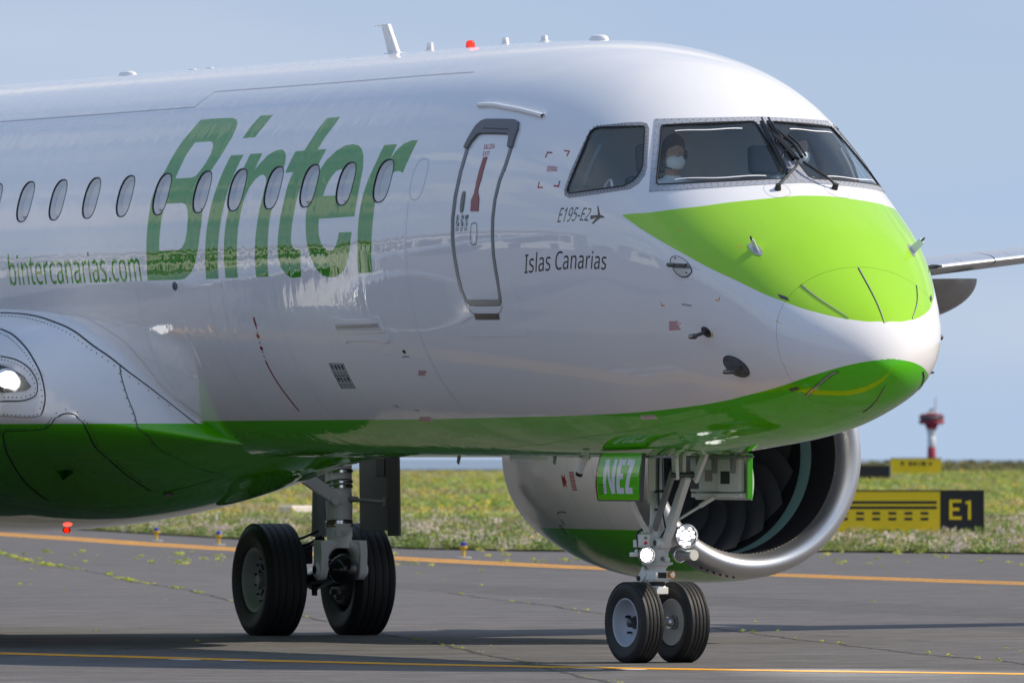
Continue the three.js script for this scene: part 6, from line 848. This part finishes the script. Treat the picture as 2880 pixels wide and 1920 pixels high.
  part('headset', [tube([[-0.01, -0.0, 0.088], [-0.02, 0.10, 0.075], [-0.02, 0.15, 0], [-0.02, 0.10, -0.075], [-0.01, 0, -0.088]], 0.009, 32, 8).rotateZ(tilt), ...[1, -1].map((s) => rod([-0.005, -0.005, 0.078 * s], [-0.005, -0.005, 0.105 * s], 0.038, 0.034, 18).rotateZ(tilt)), tube([[0.0, -0.03, 0.1], [0.05, -0.09, 0.1], [0.115, -0.10, 0.05]], 0.005, 20, 6).rotateZ(tilt)], M.black, P);
  return P;
}
pilot(1.46, 3.975, 0.5, 'pilot in white shirt, white face mask and headset behind the left windscreen pane', lin(0.03, 0.022, 0.016), -0.12, -0.16);
pilot(1.56, 4.02, -0.5, 'pilot in face mask and headset behind the right windscreen pane past the wipers', lin(0.06, 0.05, 0.045), 0.25, -0.12);

// ---------------------------------------------------------------- airfield furniture
const signYellow = std({ color: lin(0.95, 0.66, 0.01), roughness: 0.5 }), signBlack = std({ color: lin(0.016, 0.016, 0.018), roughness: 0.5 });
function faceSign(name, label, d, l, w, h, foot, turn = 0) { const [x, z] = at(d, l); return thing(name, label, 'sign', [x, foot, z], YAW - Math.PI / 2 + Math.PI + turn); }
// local frame of a sign: +z looks back at the photographer, +x to the right in the picture
function signAt(name, label, d, l) { const [x, z] = at(d, l), o = thing(name, label, 'sign', [x, 0, z]); o.rotation.y = Math.atan2(-FWD.x, -FWD.z); return o; }
{ // E1 location sign with the runway-exit pattern
  const S = signAt('airfield_sign', 'low yellow and black airfield sign reading E1 in the seeding grass', 226, 0);
  const X = (px) => (px - 1176) / 27270 * 226, Y = (py) => 1.62 - (py - 1050) / 27270 * 226, put = (x0, x1, y0, y1, z, t, m, n) => part(n, [box(X(x1) - X(x0), Y(y0) - Y(y1), t, (X(x0) + X(x1)) / 2, (Y(y0) + Y(y1)) / 2, z, 0, 0, 0, 0.004)], m, S);
  put(1860, 2160, 1128, 1224, 0, 0.12, signYellow, 'yellow_panel'); put(2160.5, 2258, 1128, 1224, 0, 0.12, signBlack, 'black_panel'); put(1858, 2260, 1125, 1128, 0, 0.15, signBlack, 'top_trim'); put(2258, 2261, 1125, 1225, 0, 0.15, signBlack, 'end_trim');
  for (const y of [1153.5, 1165.5]) put(1870, 2152, y - 3.2, y + 3.2, 0.064, 0.008, signBlack, 'long_bar');
  for (const y of [1178.5, 1191.5]) for (let k = 0; k < 8; k++) { const x = 1856 + k * 37; if (x + 18 < 2156) put(x, x + 18, y - 3, y + 3, 0.064, 0.008, signBlack, 'short_bar'); }
  const E = (x0, x1, y0, y1) => [box(X(x1) - X(x0), Y(y0) - Y(y1), 0.008, (X(x0) + X(x1)) / 2, (Y(y0) + Y(y1)) / 2, 0.064, 0, 0, 0, 0.002)];
  part('letter_e', [...E(2181, 2188, 1147, 1193), ...E(2188.1, 2209, 1147, 1154), ...E(2188.1, 2204, 1166, 1173), ...E(2188.1, 2209, 1186, 1193)], signYellow, S); part('digit_1', [...E(2224, 2231, 1149, 1193), ...E(2218, 2223.9, 1151, 1157)], signYellow, S);
  for (const x of [1900, 2060, 2230]) part('leg', [box(0.08, 0.3, 0.08, X(x), 0.10, 0)], signBlack, S);
}
{ const S = signAt('airfield_sign', 'dark sign seen from behind beside the polished engine rim, with pale edge', 690, 0), X = (px) => (px - 1176) / 27270 * 690, h = 1.12; part('panel', [box(X(2045) - X(1930), h, 0.15, (X(1930) + X(2045)) / 2, h / 2 + 0.02, 0)], signBlack, S); part('edge_trim', [box(0.05, h, 0.17, X(2046.5), h / 2 + 0.02, 0)], std({ color: lin(0.5, 0.5, 0.52), roughness: 0.5 }), S); part('leg', [box(0.1, 0.2, 0.1, X(1990), 0, 0)], signBlack, S); part('leg', [box(0.1, 0.2, 0.1, X(2035), 0, 0)], signBlack, S); }
{ const d = 900, S = signAt('airfield_sign', 'small far yellow sign with dark marks below the tower', d, 0), X = (px) => (px - 1176) / 27270 * d, Y = (py) => 1.62 - (py - 1050) / 27270 * d; part('panel', [box(X(2163) - X(2046), Y(1053) - Y(1095), 0.2, (X(2163) + X(2046)) / 2, (Y(1053) + Y(1095)) / 2, 0)], signYellow, S); const marks = [[2070, 2077, 1060, 1068], [2088, 2095, 1060, 1069], [2098, 2106, 1061, 1068], [2111, 2114, 1060, 1069], [2118, 2127, 1060, 1069], [2134, 2141, 1062, 1068]]; marks.forEach(([a, b, c, e], i) => part('mark', [box(X(b) - X(a), Y(c) - Y(e), 0.02, (X(a) + X(b)) / 2, (Y(c) + Y(e)) / 2, 0.112, 0, 0, (i % 3 - 1) * 0.25)], signBlack, S)); part('top_trim', [box(X(2164) - X(2045), 0.05, 0.22, (X(2163) + X(2046)) / 2, Y(1052), 0)], signBlack, S); part('leg', [box(0.1, 0.3, 0.1, X(2060), Y(1098), 0)], signBlack, S); part('leg', [box(0.1, 0.3, 0.1, X(2150), Y(1098), 0)], signBlack, S); }
// taxiway edge lights: yellow cup on a short stem, blue dome, round plate
const blueDome = phy({ color: lin(0.02, 0.03, 0.30), roughness: 0.12 });
[[-89.5, -35.9, 'blue-domed yellow taxiway edge light nearest the camera, right of main wheels'], [-127.7, -45.5, 'blurred blue edge light left of the pale post, left of two'], [-117.1, -42.6, 'blurred blue edge light left of main wheels, nearer of two']].forEach(([x, z, label]) => {
  const o = thing('taxiway_light', label, 'light', [x, 0, z], 0, 'taxiway edge lights');
  part('base_plate', latheY([[0.005, 0], [0.03, 0.02], [0.03, 0.12], [0.005, 0.14]], 24), M.gearGrey, o); part('stem', latheY([[0.03, 0.028], [0.12, 0.024], [0.15, 0.045]], 20), M.yellowPaint, o); part('cup', latheY([[0.14, 0.03], [0.16, 0.06], [0.20, 0.062], [0.205, 0.05]], 24), M.yellowPaint, o); part('dome', latheY([[0.20, 0.058], [0.235, 0.055], [0.262, 0.035], [0.27, 0]], 24), blueDome, o);
});
{ const [x, z] = at(305, (678 - 1176) / 27270 * 305), o = thing('concrete_block', 'whitewashed concrete block in the brown grass left of the main gear', 'block', [x, 0, z], YAW); part('slab', [box(0.6, 0.22, 0.85, 0, 0.27, 0, 0, 0, 0, 0.05)], std({ color: lin(0.72, 0.66, 0.58), roughness: 0.9 }), o); part('footing', [box(0.7, 0.18, 0.95, 0, 0.08, 0, 0, 0, 0, 0.03)], std({ color: lin(0.16, 0.11, 0.07), roughness: 0.95 }), o); }
{ const [x, z] = at(268, (495 - 1176) / 27270 * 268), o = thing('marker_post', 'short pale marker post in the grass under the belly', 'post', [x, 0, z]); part('post', [rod([0, 0, 0], [0, 0.34, 0], 0.05, 0.035, 12)], std({ color: lin(0.62, 0.60, 0.54), roughness: 0.8 }), o); part('cap', [rod([0, 0.34, 0], [0, 0.36, 0], 0.045, 0.03, 12)], std({ color: lin(0.5, 0.48, 0.44), roughness: 0.8 }), o); }
{ const [x, z] = at(1010, (2209 - 1176) / 27270 * 1010), o = thing('marker_cone', 'tiny yellow marker at the edge of the far runway', 'marker', [x, 0, z]); part('cone', latheY([[0.05, 0.35], [0.3, 0.22], [0.6, 0.08], [0.62, 0]], 16), M.yellowPaint, o); part('mast', [rod([0, 0.6, 0], [0, 1.0, 0], 0.04, 0.04, 8)], M.black, o); }
{ // red and white control tower far off
  const d = 2400, k = d / 27270, [x, z] = at(d, (2140.5 - 1176) * k), o = thing('control_tower', 'distant red and white airfield tower with wide cab and mast', 'tower', [x, 0, z]), Y = (py) => 1.62 - (py - 1050) * k; o.rotation.y = 0.3;
  const red = std({ color: lin(0.34, 0.035, 0.06), roughness: 0.7 }), white = std({ color: lin(0.66, 0.67, 0.68), roughness: 0.7 }), glassD = std({ color: lin(0.10, 0.11, 0.13), roughness: 0.2 });
  const ringY = (a, b, r0, r1, m, n, seg = 24) => part(n, latheY([[Y(a), 0], [Y(a), r0 * k], [Y(b), r1 * k], [Y(b), 0]], seg), m, o);
  ringY(1068, 1026, 10.5, 9, red, 'base_shaft'); ringY(1026, 1000, 9, 9, white, 'middle_shaft'); ringY(1000, 986, 9, 11, white, 'upper_shaft'); ringY(986, 974, 11, 16, red, 'corbel'); ringY(974, 966, 27, 31, red, 'gallery'); ringY(966, 955, 24, 28, glassD, 'cab_glass'); ringY(955, 950, 28, 22, red, 'cab_roof'); ringY(950, 945, 12, 10, white, 'equipment_room');
  for (let i = 0; i < 8; i++) { const a = i / 8 * 6.283; part('mullion', [rod([Math.cos(a) * 24.4 * k, Y(966), Math.sin(a) * 24.4 * k], [Math.cos(a) * 28.4 * k, Y(955), Math.sin(a) * 28.4 * k], 0.13, 0.13, 6)], red, o); }
  part('mast', [rod([0, Y(945), 0], [0, Y(938), 0], 0.35, 0.12, 8), box(0.9, 0.35, 0.3, 0, Y(941), 0)], glassD, o); part('aerial', [rod([2.0, Y(955), 0.9], [2.2, Y(912), 0.9], 0.12, 0.06, 8)], red, o);
}

// ---------------------------------------------------------------- off to the left, outside the frame: the terminal, a hangar and trees that the glossy flank mirrors
{
  const wall = std({ color: lin(0.62, 0.62, 0.60), roughness: 0.7 }), dark = std({ color: lin(0.04, 0.05, 0.06), roughness: 0.15 }), roof = std({ color: lin(0.30, 0.30, 0.31), roughness: 0.7 });
  const T = thing('terminal_building', 'long pale terminal with a dark glass band, outside the frame', 'building', [-190, 0, 95], -0.35);
  part('wall', [box(130, 9, 16, 0, 4.5, 0)], wall, T); part('roof', [box(132, 0.8, 18, 0, 9.4, 0)], roof, T); for (let i = 0; i < 16; i++) part('window', [box(6.6, 2.6, 0.3, -60 + i * 8, 5.8, -8.1)], dark, T); for (let i = 0; i < 8; i++) part('door', [box(4, 3, 0.3, -52 + i * 15, 1.5, -8.1)], dark, T);
  const H = thing('hangar', 'grey hangar with wide doors, outside the frame', 'building', [-330, 0, 40], -0.3); part('wall', [box(50, 13, 30, 0, 6.5, 0)], std({ color: lin(0.40, 0.42, 0.45), roughness: 0.6 }), H); part('roof', [box(52, 1, 32, 0, 13.5, 0)], roof, H); for (let i = 0; i < 4; i++) part('door', [box(11, 10, 0.3, -18 + i * 12, 5, -15.2)], wall, H);
  const r = rand(88), bark = std({ color: lin(0.10, 0.08, 0.06), roughness: 0.9 }), leaves = leafy(91, 700, 3.2, 2.8, 0.45), lm = std({ color: lin(0.05, 0.085, 0.03), roughness: 0.9, side: THREE.DoubleSide });
  for (let i = 0; i < 12; i++) { const t = thing('tree', 'dark tree in the row beside the terminal, outside the frame', 'tree', [-290 + i * 13 + 4 * r(), 0, 150 + i * 9 + 5 * r()], r() * 6, 'trees beside the terminal'); part('trunk', [rod([0, 0, 0], [0, 3.6, 0], 0.28, 0.16, 10)], bark, t); const c = part('crown', leaves, lm, t); c.position.y = 2.6; c.scale.setScalar(1 + 0.4 * r()); }
}
renderer.render(scene, camera);
